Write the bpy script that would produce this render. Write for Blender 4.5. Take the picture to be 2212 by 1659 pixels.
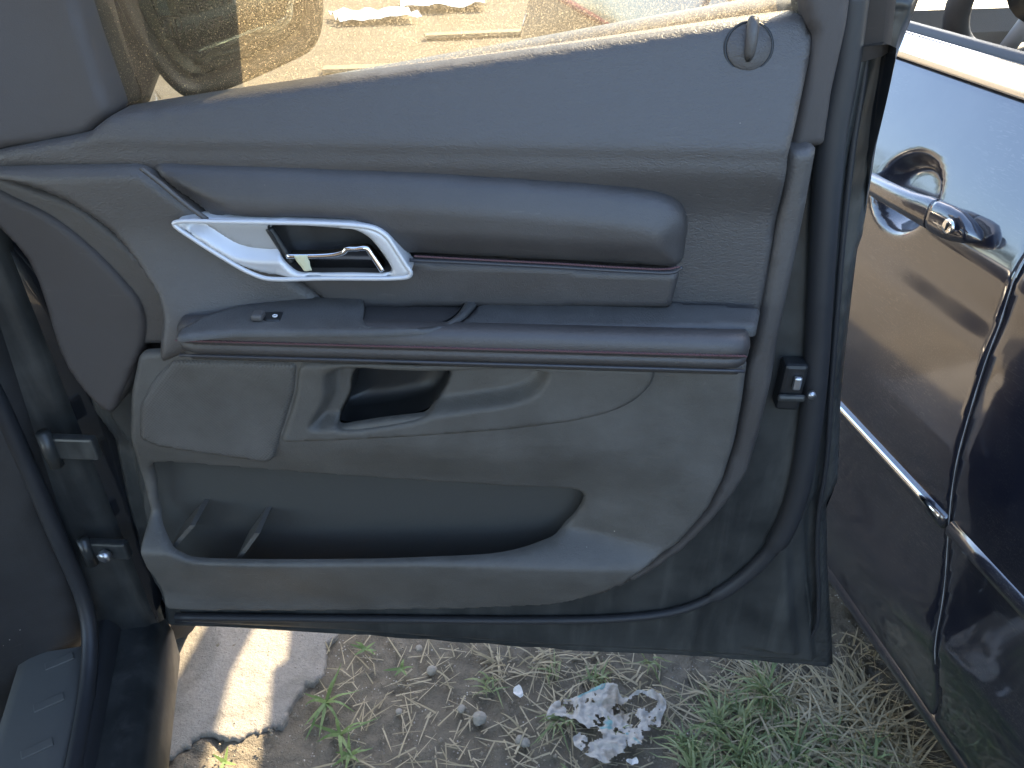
import bpy, bmesh, math, random
import numpy as np
from mathutils import Vector, Matrix, noise as mnoise
for o in list(bpy.data.objects): bpy.data.objects.remove(o)
S = bpy.context.scene
COL = S.collection
random.seed(7); rng = np.random.default_rng(7)
R = math.radians
# ------------------------------------------------------------------ camera, world, sun, exposure
CAM_Z = 1.27; PITCH = R(34); W2 = 2212.0; H2 = 1659.0; F = 1660.0
cd = bpy.data.cameras.new('camera'); cam = bpy.data.objects.new('camera', cd); COL.objects.link(cam)
cam.location = (0, 0, CAM_Z); cam.rotation_euler = (math.pi/2 - PITCH, 0, 0)
cd.sensor_width = 36; cd.lens = 36*F/W2; cd.clip_start = .02; cd.clip_end = 2000
S.camera = cam
SUN_EL, SUN_AZ = 36.0, 33.0          # azimuth to the right of straight ahead (+Y)
w = bpy.data.worlds.new('World'); S.world = w; w.use_nodes = True
nt = w.node_tree; nt.nodes.clear()
sky = nt.nodes.new('ShaderNodeTexSky'); sky.sky_type = 'NISHITA'; sky.sun_disc = False
sky.sun_elevation = R(SUN_EL); sky.sun_rotation = R(SUN_AZ); sky.air_density = 1.0; sky.dust_density = 1.6; sky.ozone_density = 1.2
bg = nt.nodes.new('ShaderNodeBackground'); bg.inputs[1].default_value = .15
wo = nt.nodes.new('ShaderNodeOutputWorld'); nt.links.new(sky.outputs[0], bg.inputs[0]); nt.links.new(bg.outputs[0], wo.inputs[0])
sl = bpy.data.lights.new('sun', 'SUN'); sl.energy = 4.6; sl.angle = R(.5); sl.color = (1, .79, .52)
so = bpy.data.objects.new('sun', sl); COL.objects.link(so)
sd = Vector((math.sin(R(SUN_AZ))*math.cos(R(SUN_EL)), math.cos(R(SUN_AZ))*math.cos(R(SUN_EL)), math.sin(R(SUN_EL))))
so.rotation_euler = sd.to_track_quat('Z', 'Y').to_euler(); so.location = sd*20
S.view_settings.view_transform = 'Standard'; S.view_settings.look = 'None'; S.view_settings.gamma = 1
S.view_settings.use_curve_mapping = False; S.view_settings.exposure = 2.55
S.render.engine = 'CYCLES'
S.cycles.max_bounces = 10; S.cycles.transparent_max_bounces = 12

# ------------------------------------------------------------------ helpers: frames and pixels -> surfaces
sp_, cp_ = math.sin(PITCH), math.cos(PITCH)
CAM = np.array([0, 0, CAM_Z])
def ray(px, py):
    a = (px - W2/2)/F; b = -(py - H2/2)/F
    return np.array([a, cp_ + b*sp_, -sp_ + b*cp_])
class Frame:
    """a real vertical frame standing in the world: x along, y away (depth), z up"""
    def __init__(s, origin, yaw):
        s.o = np.array(origin, float); s.yaw = yaw
        c, q = math.cos(yaw), math.sin(yaw)
        s.X = np.array([c, q, 0]); s.Y = np.array([-q, c, 0]); s.Z = np.array([0, 0, 1.])
    def loc(s, P):
        d = np.asarray(P) - s.o; return np.array([d @ s.X, d @ s.Y, d @ s.Z])
    def world(s, p): return s.o + p[0]*s.X + p[1]*s.Y + p[2]*s.Z
    def vert(s, px, py, off):                # plane y=-off
        d = ray(px, py); c = s.loc(CAM); dl = np.array([d @ s.X, d @ s.Y, d @ s.Z])
        t = (-off - c[1])/dl[1]; return c + t*dl
    def flat(s, px, py, z):
        d = ray(px, py); c = s.loc(CAM); dl = np.array([d @ s.X, d @ s.Y, d @ s.Z])
        t = (z - c[2])/dl[2]; return c + t*dl
    def on(s, px, py, h):                    # follow a curved surface y=-h(x,z)
        off = .05 if callable(h) else h
        if not callable(h): return s.vert(px, py, h)
        for _ in range(8):
            p = s.vert(px, py, off); off = .4*off + .6*float(h(np.array([p[0]]), np.array([p[2]]))[0])
        return s.vert(px, py, off)
def catmull(P, n=6, closed=True):
    P = np.asarray(P, float); m = len(P); out = []
    rngi = range(m if closed else m-1)
    for i in rngi:
        if closed: p0, p1, p2, p3 = P[i-1], P[i], P[(i+1) % m], P[(i+2) % m]
        else: p0, p1, p2, p3 = P[max(i-1, 0)], P[i], P[i+1], P[min(i+2, m-1)]
        d1 = max(np.linalg.norm(p1-p0), 1e-9)**.5; d2 = max(np.linalg.norm(p2-p1), 1e-9)**.5; d3 = max(np.linalg.norm(p3-p2), 1e-9)**.5
        m1 = (p2-p1) if d1 < 1e-4 else ((p1-p0)/d1 - (p2-p0)/(d1+d2) + (p2-p1)/d2)*d2
        m2 = (p2-p1) if d3 < 1e-4 else ((p2-p1)/d2 - (p3-p1)/(d2+d3) + (p3-p2)/d3)*d2
        for k in range(n):
            t = k/n; out.append((2*t**3-3*t**2+1)*p1 + (t**3-2*t**2+t)*m1 + (-2*t**3+3*t**2)*p2 + (t**3-t**2)*m2)
    if not closed: out.append(P[-1])
    return np.array(out)
def corners(P, r=.004, n=3):
    """round each corner of a polygon a little"""
    P = np.asarray(P, float); out = []
    for i in range(len(P)):
        a, b, c = P[i-1], P[i], P[(i+1) % len(P)]
        la, lc = np.linalg.norm(a-b), np.linalg.norm(c-b); q = min(r, la*.45, lc*.45)
        s = b + (a-b)/max(la, 1e-9)*q; e = b + (c-b)/max(lc, 1e-9)*q
        for k in range(n+1):
            t = k/n; out.append((1-t)**2*s + 2*t*(1-t)*b + t*t*e)
    return np.array(out)
def sdf(P, X, Y):
    """positive inside"""
    best = np.full(X.shape, 1e9); bx = np.zeros_like(X); by = np.zeros_like(X); ins = np.zeros(X.shape, bool)
    for i in range(len(P)):
        x1, y1 = P[i-1]; x2, y2 = P[i]; dx, dy = x2-x1, y2-y1; L = dx*dx+dy*dy
        if L < 1e-14: continue
        t = np.clip(((X-x1)*dx + (Y-y1)*dy)/L, 0, 1); cx = x1+t*dx; cy = y1+t*dy
        d = (X-cx)**2 + (Y-cy)**2; m = d < best
        best = np.where(m, d, best); bx = np.where(m, cx, bx); by = np.where(m, cy, by)
        if y1 != y2:
            ins ^= ((y1 > Y) != (y2 > Y)) & (X < (x2-x1)*(Y-y1)/(y2-y1)+x1)
    d = np.sqrt(best); return np.where(ins, d, -d), bx, by
def sst(a, b, x):
    t = np.clip((x-a)/(b-a), 0, 1); return t*t*(3-2*t)
def mesh_obj(name, verts, faces, mat, parent=None, smooth=True):
    me = bpy.data.meshes.new(name); me.from_pydata([tuple(map(float, v)) for v in verts], [], [tuple(map(int, f)) for f in faces]); me.update()
    if smooth: me.polygons.foreach_set('use_smooth', [True]*len(me.polygons))
    for m in (mat if isinstance(mat, list) else [mat]): me.materials.append(m)
    o = bpy.data.objects.new(name, me); COL.objects.link(o)
    if parent: o.parent = parent
    return o
def patch_geo(P, hfun, h=.004, r=.004, skirt=.02, holes=(), rollhole=None):
    P = np.asarray(P); mn = P.min(0)-h; mx = P.max(0)+h
    xs = np.arange(mn[0], mx[0]+h, h); ys = np.arange(mn[1], mx[1]+h, h)
    X, Y = np.meshgrid(xs, ys, indexing='ij'); s, bx, by = sdf(P, X, Y)
    for Hh in holes:
        s2, hx, hy = sdf(np.asarray(Hh), X, Y); m = -s2 < s; s = np.where(m, -s2, s); bx = np.where(m, hx, bx); by = np.where(m, hy, by)
    Xc = (X[:-1, :-1]+X[1:, 1:])/2; Yc = (Y[:-1, :-1]+Y[1:, 1:])/2
    sc = sdf(P, Xc, Yc)[0]
    for Hh in holes: sc = np.minimum(sc, -sdf(np.asarray(Hh), Xc, Yc)[0])
    keep = sc > 0
    used = np.zeros(X.shape, int)
    used[:-1, :-1] += keep; used[1:, :-1] += keep; used[:-1, 1:] += keep; used[1:, 1:] += keep
    bd = (used > 0) & (used < 4)
    X = np.where(bd, bx, X); Y = np.where(bd, by, Y); s = np.where(bd, 0, np.maximum(s, 0))
    idx = -np.ones(X.shape, int); idx[used > 0] = np.arange((used > 0).sum())
    Hh = hfun(X, Y) if callable(hfun) else np.full(X.shape, float(hfun))
    q = np.clip(r-s, 0, r); Hh = Hh - (r - np.sqrt(np.maximum(r*r-q*q, 0)))
    u = used > 0
    V = np.stack([X[u], Y[u], Hh[u]], 1)
    I, J = np.nonzero(keep)
    Fc = np.stack([idx[I, J], idx[I+1, J], idx[I+1, J+1], idx[I, J+1]], 1)
    V = list(V); Fc = [tuple(f) for f in Fc]
    if skirt:
        ed = {}
        for f in Fc:
            for k in range(4):
                a, b = f[k], f[(k+1) % 4]
                if (b, a) in ed: del ed[(b, a)]
                else: ed[(a, b)] = 1
        base = {}
        for (a, b) in ed:
            for v in (a, b):
                if v not in base:
                    base[v] = len(V); p = V[v]; V.append(np.array([p[0], p[1], p[2]-skirt]))
            Fc.append((b, a, base[a], base[b]))
    return V, Fc
def dpatch(name, fr, px, hfun, mat, parent, h=.004, r=.004, skirt=.02, holes=(), smooth_out=True, rc=.006, raw=None, rh=()):
    """patch on a vertical frame: outline points in photo pixels traced on the surface itself"""
    P = np.array([fr.on(x, y, hfun)[[0, 2]] for x, y in px]) if raw is None else np.asarray(raw, float)
    P = catmull(P, 5) if smooth_out else corners(P, rc)
    hs = [np.asarray(q) for q in rh]
    for Hq in holes:
        q = np.array([fr.on(x, y, hfun)[[0, 2]] for x, y in Hq]); hs.append(catmull(q, 5))
    V, Fc = patch_geo(P, hfun, h, r, skirt, hs)
    return mesh_obj(name, [(v[0], -v[2], v[1]) for v in V], Fc, mat, parent)
def fpatch(name, fr, px, z0, mat, parent, hfun=0, h=.004, r=.003, skirt=.01, holes=(), smooth_out=True, raw=None, rc=.006):
    """patch lying flat at height z0"""
    P = np.array([fr.flat(x, y, z0)[:2] for x, y in px]) if raw is None else np.asarray(raw, float)
    P = catmull(P, 5) if smooth_out else corners(P, rc)
    hs = [catmull(np.array([fr.flat(x, y, z0)[:2] for x, y in Hq]), 5) for Hq in holes]
    V, Fc = patch_geo(P, hfun, h, r, skirt, hs)
    return mesh_obj(name, [(v[0], v[1], z0+v[2]) for v in V], [f[::-1] for f in Fc], mat, parent)
def tube(name, pts, rad, mat, parent=None, seg=10, cap=True, squash=None):
    pts = [Vector(map(float, p)) for p in pts]; V = []; Fc = []
    rad = rad if hasattr(rad, '__len__') else [rad]*len(pts)
    up = None
    for i, p in enumerate(pts):
        t = (pts[min(i+1, len(pts)-1)] - pts[max(i-1, 0)]).normalized()
        if up is None: up = Vector((0, 0, 1)) if abs(t.z) < .9 else Vector((1, 0, 0))
        n = (up - t*up.dot(t)).normalized(); b = t.cross(n); up = n
        for k in range(seg):
            a = 2*math.pi*k/seg; V.append(p + n*(math.cos(a)*rad[i]*(squash or 1)) + b*(math.sin(a)*rad[i]))
    for i in range(len(pts)-1):
        for k in range(seg):
            Fc.append((i*seg+k, i*seg+(k+1) % seg, (i+1)*seg+(k+1) % seg, (i+1)*seg+k))
    if cap: Fc.append(tuple(range(seg))[::-1]); Fc.append(tuple((len(pts)-1)*seg+k for k in range(seg)))
    return mesh_obj(name, V, Fc, mat, parent)
def sweep(name, prof, stations, mat, parent, close=False, caps=True):
    """prof: list of (y,z) ; stations: list of (x, fn(y,z)->(y,z)) or plain x"""
    V = []; Fc = []; n = len(prof)
    for st in stations:
        x, fn = st if isinstance(st, tuple) else (st, None)
        for y, z in prof:
            if fn: y2, z2 = fn(y, z)
            else: y2, z2 = y, z
            V.append((x, y2, z2))
    for i in range(len(stations)-1):
        for k in range(n if close else n-1):
            a = i*n+k; b = i*n+(k+1) % n; Fc.append((a, b, b+n, a+n))
    if caps and n > 2: Fc.append(tuple(range(n))[::-1]); Fc.append(tuple((len(stations)-1)*n+k for k in range(n)))
    o = mesh_obj(name, V, Fc, mat, parent)
    return o
def box(name, c, s, mat, parent=None, bev=.004, rot=None):
    bm = bmesh.new(); bmesh.ops.create_cube(bm, size=1)
    bmesh.ops.scale(bm, vec=s, verts=bm.verts)
    if bev: bmesh.ops.bevel(bm, geom=bm.edges[:], offset=bev, segments=2, affect='EDGES', profile=.5)
    if rot: bmesh.ops.rotate(bm, matrix=Matrix.Rotation(rot[0], 3, rot[1]), verts=bm.verts)
    bmesh.ops.translate(bm, vec=c, verts=bm.verts)
    me = bpy.data.meshes.new(name); bm.to_mesh(me); bm.free(); me.materials.append(mat)
    o = bpy.data.objects.new(name, me); COL.objects.link(o)
    if parent: o.parent = parent
    return o
def empty(name, fr=None, label=None, cat=None, parent=None, loc=None, rz=0, group=None):
    o = bpy.data.objects.new(name, None); COL.objects.link(o); o.empty_display_size = .1
    if fr is not None: o.location = fr.o; o.rotation_euler = (0, 0, fr.yaw)
    if loc is not None: o.location = loc; o.rotation_euler = (0, 0, rz)
    if label: o['label'] = label
    if cat: o['category'] = cat
    if group: o['group'] = group
    if parent: o.parent = parent
    return o
def tag(o, label=None, cat=None, group=None, kind=None):
    if label: o['label'] = label
    if cat: o['category'] = cat
    if group: o['group'] = group
    if kind: o['kind'] = kind
    return o

# ------------------------------------------------------------------ materials
class NT:
    def __init__(s, name):
        s.m = bpy.data.materials.new(name); s.m.use_nodes = True; s.t = s.m.node_tree; s.t.nodes.clear()
        s.out = s.n('ShaderNodeOutputMaterial'); s.co = s.n('ShaderNodeTexCoord').outputs['Object']
    def n(s, typ, **kw):
        nd = s.t.nodes.new(typ)
        for k, v in kw.items(): setattr(nd, k, v)
        return nd
    def l(s, a, b): s.t.links.new(a, b)
    def noise(s, scale, detail=3, rough=.5, dist=0, co=None):
        nd = s.n('ShaderNodeTexNoise'); nd.inputs['Scale'].default_value = scale; nd.inputs['Detail'].default_value = detail
        nd.inputs['Roughness'].default_value = rough; nd.inputs['Distortion'].default_value = dist; s.l(co or s.co, nd.inputs['Vector']); return nd.outputs['Fac']
    def vor(s, scale, feature='F1', co=None, out='Distance'):
        nd = s.n('ShaderNodeTexVoronoi', feature=feature); nd.inputs['Scale'].default_value = scale; s.l(co or s.co, nd.inputs['Vector']); return nd.outputs[out]
    def ramp(s, fac, stops):
        nd = s.n('ShaderNodeValToRGB'); e = nd.color_ramp.elements
        while len(e) < len(stops): e.new(.5)
        for i, (p, c) in enumerate(stops): e[i].position = p; e[i].color = (*c, 1) if len(c) == 3 else c
        s.l(fac, nd.inputs[0]); return nd.outputs[0]
    def math(s, op, a, b=None, c=None):
        nd = s.n('ShaderNodeMath', operation=op)
        for i, v in enumerate((a, b, c)):
            if v is None: continue
            if isinstance(v, (int, float)): nd.inputs[i].default_value = v
            else: s.l(v, nd.inputs[i])
        return nd.outputs[0]
    def mix(s, fac, a, b):
        nd = s.n('ShaderNodeMix', data_type='RGBA')
        for sock, v in ((nd.inputs[0], fac), (nd.inputs[6], a), (nd.inputs[7], b)):
            if isinstance(v, (int, float)): sock.default_value = v
            elif isinstance(v, tuple): sock.default_value = (*v, 1)
            else: s.l(v, sock)
        return nd.outputs[2]
    def bump(s, h, strength, dist, prev=None):
        nd = s.n('ShaderNodeBump'); nd.inputs['Strength'].default_value = strength; nd.inputs['Distance'].default_value = dist
        s.l(h, nd.inputs['Height'])
        if prev: s.l(prev, nd.inputs['Normal'])
        return nd.outputs[0]
    def mapped(s, scale):
        nd = s.n('ShaderNodeMapping'); nd.inputs['Scale'].default_value = scale; s.l(s.co, nd.inputs[0]); return nd.outputs[0]
    def prin(s, color, rough, metal=0, normal=None, **kw):
        nd = s.n('ShaderNodeBsdfPrincipled')
        for k, v in (('Base Color', color), ('Roughness', rough), ('Metallic', metal)):
            if isinstance(v, (int, float)): nd.inputs[k].default_value = v
            elif isinstance(v, tuple): nd.inputs[k].default_value = (*v, 1)
            else: s.l(v, nd.inputs[k])
        for k, v in kw.items():
            k = k.replace('_', ' ')
            if isinstance(v, tuple): v = (*v, 1)
            nd.inputs[k].default_value = v
        if normal: s.l(normal, nd.inputs['Normal'])
        s.l(nd.outputs[0], s.out.inputs[0]); return nd
def plastic(name, col, rough=.5, grain=260, gstr=.5, dust=.25, weave=False, spec=.5):
    t = NT(name)
    c = t.co
    big = t.noise(3, 4); spots = t.vor(55)
    sp = t.ramp(spots, [(0, (1, 1, 1)), (.035, (1, 1, 1)), (.045, (0, 0, 0))])
    gate = t.ramp(t.noise(9, 2), [(.62, (0, 0, 0)), (.66, (1, 1, 1))])
    sp = t.math('MULTIPLY', sp, gate)
    dd = t.ramp(t.noise(14, 6, .65), [(.35, (0, 0, 0)), (.8, (1, 1, 1))])
    c1 = t.mix(t.math('MULTIPLY', dd, dust), col, tuple(min(1, x*1.2+.07) for x in col))
    mp2 = t.n('ShaderNodeMapping'); mp2.inputs['Scale'].default_value = (1, 1, 9); mp2.inputs['Rotation'].default_value = (0, .5, 0); t.l(t.co, mp2.inputs[0])
    sc1 = t.ramp(t.noise(26, 4, .6, .4, mp2.outputs[0]), [(.66, (0, 0, 0)), (.70, (1, 1, 1))])
    sc1 = t.math('MULTIPLY', sc1, t.ramp(t.noise(5, 2), [(.5, (0, 0, 0)), (.62, (1, 1, 1))]))
    c1 = t.mix(t.math('MULTIPLY', sc1, min(1, dust*.9)), c1, (.16, .15, .135))
    c2 = t.mix(sp, c1, (.5, .46, .38))
    if weave:
        mp = t.mapped((1, 1, 1)); sx = t.n('ShaderNodeSeparateXYZ'); t.l(t.co, sx.inputs[0])
        a = t.math('SINE', t.math('MULTIPLY', sx.outputs[0], 1700)); b = t.math('SINE', t.math('MULTIPLY', sx.outputs[2], 1500))
        nrm = t.bump(t.math('MULTIPLY', a, b), .35, .0006)
        nrm = t.bump(t.noise(50, 3), .3, .002, nrm)
    else:
        n1 = t.noise(grain, 2, .5, 1.2, t.mapped((1, 1, 2.1))); nrm = t.bump(n1, gstr, .002)
    rg = t.math('ADD', t.math('MULTIPLY', dd, .15), rough)
    t.prin(c2, rg, 0, nrm, Specular_IOR_Level=spec); return t.m
def simple(name, col, rough=.5, metal=0, bump=None, **kw):
    t = NT(name); nrm = t.bump(t.noise(bump[0], 4), bump[1], bump[2]) if bump else None
    v = t.noise(20, 5, .6); c = t.mix(t.math('MULTIPLY', v, .35), col, tuple(x*.75 for x in col))
    t.prin(c, rough, metal, nrm, **kw); return t.m
M = {}
M['upper'] = plastic('grained_soft_vinyl', (.062, .056, .053), .42, 300, .42, .12, spec=.7)
M['trim'] = plastic('grained_hard_trim', (.064, .058, .054), .44, 330, .3, .25, spec=.7)
M['lower'] = plastic('dusty_hard_plastic', (.082, .077, .068), .48, 330, .3, .55, spec=.55)
M['weave'] = plastic('speaker_weave', (.082, .076, .068), .5, 400, .5, .5, True)
M['leather'] = plastic('stitched_leather', (.050, .045, .043), .40, 420, .25, .25, spec=.65)
M['shelf'] = plastic('dusty_armrest_vinyl', (.062, .059, .055), .48, 400, .35, .6)
M['soft'] = plastic('matte_pillar_trim', (.064, .056, .053), .6, 500, .15, .15)
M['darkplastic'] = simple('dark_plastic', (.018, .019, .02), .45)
M['rubber'] = simple('rubber_seal', (.03, .031, .034), .5, bump=(40, .2, .002))
M['shell'] = None
t = NT('dusty_black_door_metal')
d = t.ramp(t.noise(7, 7, .65), [(.4, (0, 0, 0)), (.75, (1, 1, 1))]); st = t.ramp(t.noise(12, 5, .6, .3, t.mapped((3, 3, .35))), [(.5, (0, 0, 0)), (.85, (1, 1, 1))])
t.prin(t.mix(t.math('MULTIPLY', t.math('ADD', d, st), .42), (.026, .028, .028), (.14, .14, .128)), t.math('ADD', t.math('MULTIPLY', d, .3), .28), 0, t.bump(t.noise(60, 4), .1, .002)); M['shell'] = t.m
M['silver'] = simple('satin_silver_paint', (.66, .66, .67), .42, .3)
M['silver2'] = simple('fine_grain_silver', (.40, .40, .40), .5, .25, bump=(900, .3, .0006))
M['chrome'] = simple('chrome', (.8, .8, .8), .06, 1)
M['lever'] = simple('smoked_chrome', (.22, .21, .20), .14, 1)
M['stitch'] = simple('faded_red_thread', (.125, .062, .068), .8)
M['piping'] = simple('vinyl_piping', (.05, .05, .056), .4)
M['liner'] = simple('dark_pocket_liner', (.062, .062, .058), .55, bump=(300, .3, .001))
M['darktrim'] = plastic('dark_kick_panel', (.030, .028, .027), .55, 400, .2, .3)
M['tape'] = simple('masking_tape', (.68, .66, .45), .7, bump=(300, .3, .0006))
M['white_print'] = simple('white_print', (.75, .75, .75), .6)
M['black_print'] = simple('black_print', (.02, .02, .02), .5)
M['rust'] = simple('dusty_rusty_steel', (.30, .21, .12), .8, .1, bump=(200, .6, .002))
M['steel'] = simple('zinc_steel', (.5, .52, .55), .35, .9)
t = NT('black_car_paint'); d = t.ramp(t.noise(5, 6, .6), [(.45, (0, 0, 0)), (.8, (1, 1, 1))])
t.prin(t.mix(t.math('MULTIPLY', d, .15), (.006, .008, .012), (.10, .09, .075)), .25, 0, None, Coat_Weight=1., Coat_Roughness=.04); M['paint_black'] = t.m
# navy paint: dust, fine scratches, dried drops
t = NT('scratched_navy_car_paint')
dust = t.ramp(t.noise(4, 6, .6), [(.42, (0, 0, 0)), (.85, (1, 1, 1))])
scr = t.ramp(t.noise(160, 3, .6, 2.5, t.mapped((.25, 1, 1.6))), [(.57, (0, 0, 0)), (.62, (1, 1, 1))])
scr = t.math('MULTIPLY', scr, t.ramp(t.noise(6, 3), [(.5, (0, 0, 0)), (.62, (1, 1, 1))]))
drp = t.math('MULTIPLY', t.ramp(t.noise(520, 3, .6), [(.55, (0, 0, 0)), (.6, (1, 1, 1))]), t.ramp(t.noise(5.5, 4), [(.52, (0, 0, 0)), (.6, (1, 1, 1))]))
k = t.math('ADD', t.math('MULTIPLY', dust, .12), t.math('ADD', t.math('MULTIPLY', scr, .12), t.math('MULTIPLY', drp, .10)))
nd = t.prin(t.mix(k, (.006, .008, .019), (.30, .27, .23)), .3, .15, t.bump(t.noise(7, 2), .05, .01), Coat_Weight=1., Coat_IOR=2.0)
t.l(t.math('ADD', .03, t.math('MULTIPLY', k, .9)), nd.inputs['Coat Roughness']); M['paint_navy'] = t.m
M['white_paint'] = simple('white_car_paint', (.75, .75, .73), .3, 0, Coat_Weight=1.)
def glass(name, tint, gloss=.12, dust=0., scale=900):
    t = NT(name)
    tr = t.n('ShaderNodeBsdfTransparent'); tr.inputs[0].default_value = (*tint, 1)
    gl = t.n('ShaderNodeBsdfGlossy'); gl.inputs['Roughness'].default_value = .01; gl.inputs[0].default_value = (1, 1, 1, 1)
    fr = t.n('ShaderNodeFresnel'); fr.inputs[0].default_value = 1.5
    m = t.n('ShaderNodeMixShader'); t.l(fr.outputs[0], m.inputs[0]); t.l(tr.outputs[0], m.inputs[1]); t.l(gl.outputs[0], m.inputs[2])
    last = m.outputs[0]
    if dust:
        ts = t.n('ShaderNodeBsdfTranslucent'); ts.inputs[0].default_value = (.90, .76, .50, 1)
        df = t.n('ShaderNodeBsdfDiffuse'); df.inputs[0].default_value = (.5, .46, .38, 1)
        mm = t.n('ShaderNodeMixShader'); mm.inputs[0].default_value = .25; t.l(ts.outputs[0], mm.inputs[1]); t.l(df.outputs[0], mm.inputs[2])
        f = t.ramp(t.noise(scale, 4, .75), [(.48, (0, 0, 0)), (.66, (1, 1, 1))]); b = t.ramp(t.noise(6, 5, .6), [(.25, (.55, .55, .55)), (.75, (1, 1, 1))])
        sp = t.ramp(t.vor(230), [(0, (1, 1, 1)), (.10, (1, 1, 1)), (.2, (0, 0, 0))])
        fac = t.math('MULTIPLY', t.math('ADD', t.math('MULTIPLY', f, .75), t.math('ADD', .16, t.math('MULTIPLY', sp, .5))), t.math('MULTIPLY', b, dust)); 
        m2 = t.n('ShaderNodeMixShader'); t.l(fac, m2.inputs[0]); t.l(last, m2.inputs[1]); t.l(mm.outputs[0], m2.inputs[2]); last = m2.outputs[0]
    t.l(last, t.out.inputs[0]); return t.m
M['dusty_glass'] = glass('dusty_window_glass', (.46, .47, .43), dust=.32)
M['car_glass'] = glass('car_glass', (.86, .9, .88), dust=0)
M['mirror'] = simple('mirror_silvering', (.58, .64, .58), .02, 1)
# soil, concrete, grass
t = NT('dry_soil')
n1 = t.noise(2.2, 6, .6); n2 = t.noise(30, 6, .7); n3 = t.vor(90)
c = t.mix(n2, (.12, .104, .078), (.25, .225, .18)); c = t.mix(t.ramp(n1, [(.4, (0, 0, 0)), (.65, (1, 1, 1))]), c, (.16, .14, .105))
pb = t.math('MULTIPLY', t.ramp(t.vor(130), [(0, (1, 1, 1)), (.18, (1, 1, 1)), (.24, (0, 0, 0))]), t.ramp(t.noise(40, 2), [(.55, (0, 0, 0)), (.6, (1, 1, 1))]))
c = t.mix(pb, c, (.42, .40, .35))
nr = t.bump(n2, .8, .008); nr = t.bump(t.noise(240, 4, .7), .7, .003, nr)
t.prin(c, .95, 0, nr, Specular_IOR_Level=.2); M['soil'] = t.m
t = NT('old_concrete')
n1 = t.noise(9, 6, .6); n2 = t.noise(150, 5, .7)
stn = t.ramp(t.noise(5, 3, .5, .6), [(.5, (0, 0, 0)), (.56, (1, 1, 1))])
c = t.mix(n2, (.17, .16, .145), (.36, .34, .305)); c = t.mix(t.math('MULTIPLY', stn, .45), c, (.15, .14, .12))
nr = t.bump(n2, 1., .004); nr = t.bump(t.noise(420, 3, .7), .6, .002, nr)
t.prin(c, .9, 0, nr, Specular_IOR_Level=.25); M['concrete'] = t.m
def leaf(name, a, b):
    t = NT(name); oi = t.n('ShaderNodeNewGeometry')
    c = t.mix(oi.outputs['Random Per Island'], a, b)
    p = t.n('ShaderNodeBsdfPrincipled'); t.l(c, p.inputs['Base Color']); p.inputs['Roughness'].default_value = .55
    ts = t.n('ShaderNodeBsdfTranslucent'); t.l(c, ts.inputs[0]); m = t.n('ShaderNodeMixShader'); m.inputs[0].default_value = .3
    t.l(p.outputs[0], m.inputs[1]); t.l(ts.outputs[0], m.inputs[2]); t.l(m.outputs[0], t.out.inputs[0]); return t.m
M['grass'] = leaf('green_grass', (.14, .20, .08), (.30, .33, .17))
M['straw'] = leaf('dry_straw', (.30, .26, .16), (.46, .40, .27))
M['weed'] = leaf('weed_leaf', (.09, .16, .045), (.17, .25, .08))
M['treeleaf'] = leaf('tree_leaf', (.035, .06, .02), (.07, .11, .04))
M['bark'] = simple('bark', (.12, .09, .06), .9, bump=(30, .8, .02))
M['paper'] = simple('torn_printed_wrapper', (.62, .62, .60), .6, bump=(120, .8, .003))
t = NT('torn_printed_wrapper2'); c = t.ramp(t.noise(13, 3, .6, .5), [(.0, (.20, .17, .13)), (.40, (.30, .27, .22)), (.46, (.40, .385, .35)), (.57, (.36, .345, .31)), (.6, (.12, .30, .31)), (.65, (.37, .36, .33)), (.8, (.22, .19, .15))])
t.prin(c, .5, 0, t.bump(t.noise(90, 5, .7), .9, .004)); M['wrapper'] = t.m
M['stone'] = simple('pale_stone', (.26, .245, .21), .9, bump=(80, .6, .003))
M['grit'] = simple('soil_crumbs', (.24, .21, .165), .9)
M['tyre'] = simple('tyre_rubber', (.025, .025, .027), .8, bump=(60, .3, .003))
M['carpet'] = simple('dark_carpet', (.03, .03, .032), .95, bump=(700, .8, .003))
M['scuff'] = simple('dusty_scuff_plate', (.12, .12, .11), .45, bump=(30, .2, .002))
M['red'] = simple('red_paint', (.5, .03, .03), .3, 0, Coat_Weight=1.)
M['wood'] = simple('weathered_planks', (.32, .25, .16), .8, bump=(30, .5, .01))

# ------------------------------------------------------------------ frames of the three near things
DOOR = Frame((0, .68, 0), R(-3))
CARF = Frame((-.49, .68, 0), R(15))          # own car: local +y forward, +x outboard
NB_a = ray(2060, 1640); NB_P = CAM + NB_a*((.22-CAM_Z)/NB_a[2])
NB = Frame((NB_P[0], NB_P[1], 0), R(-79.5))   # neighbour: plane faces us

# ------------------------------------------------------------------ ground
def axis(fine0, fine1, step, far, g=1.16):
    a = list(np.arange(fine0, fine1, step)); s = step; x = fine1
    while x < far: a.append(x); s *= g; x += s
    s = step; x = fine0
    out = []
    while x > -far: s *= g; x -= s; out.append(x)
    return np.array(out[::-1] + a)
xs = axis(-.95, .85, .0075, 400); ys = axis(.6, 1.45, .0075, 400)
V = []; 
for x in xs:
    for y in ys:
        near = -1.1 < x < 1.1 and .4 < y < 1.8
        z = -.004 + .012*mnoise.noise(Vector((x*3, y*3, 0)))
        if near:
            z += .008*mnoise.noise(Vector((x*14, y*14, 1))) + .008*mnoise.turbulence(Vector((x*34, y*34, 2)), 3, False) - .004
            q = mnoise.noise(Vector((x*60, y*60, 5))); z += .004*max(0, q-.1)*3
        elif max(abs(x), abs(y)) < 60: z += .03*mnoise.noise(Vector((x*.7, y*.7, 3)))
        V.append((x, y, z))
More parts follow.
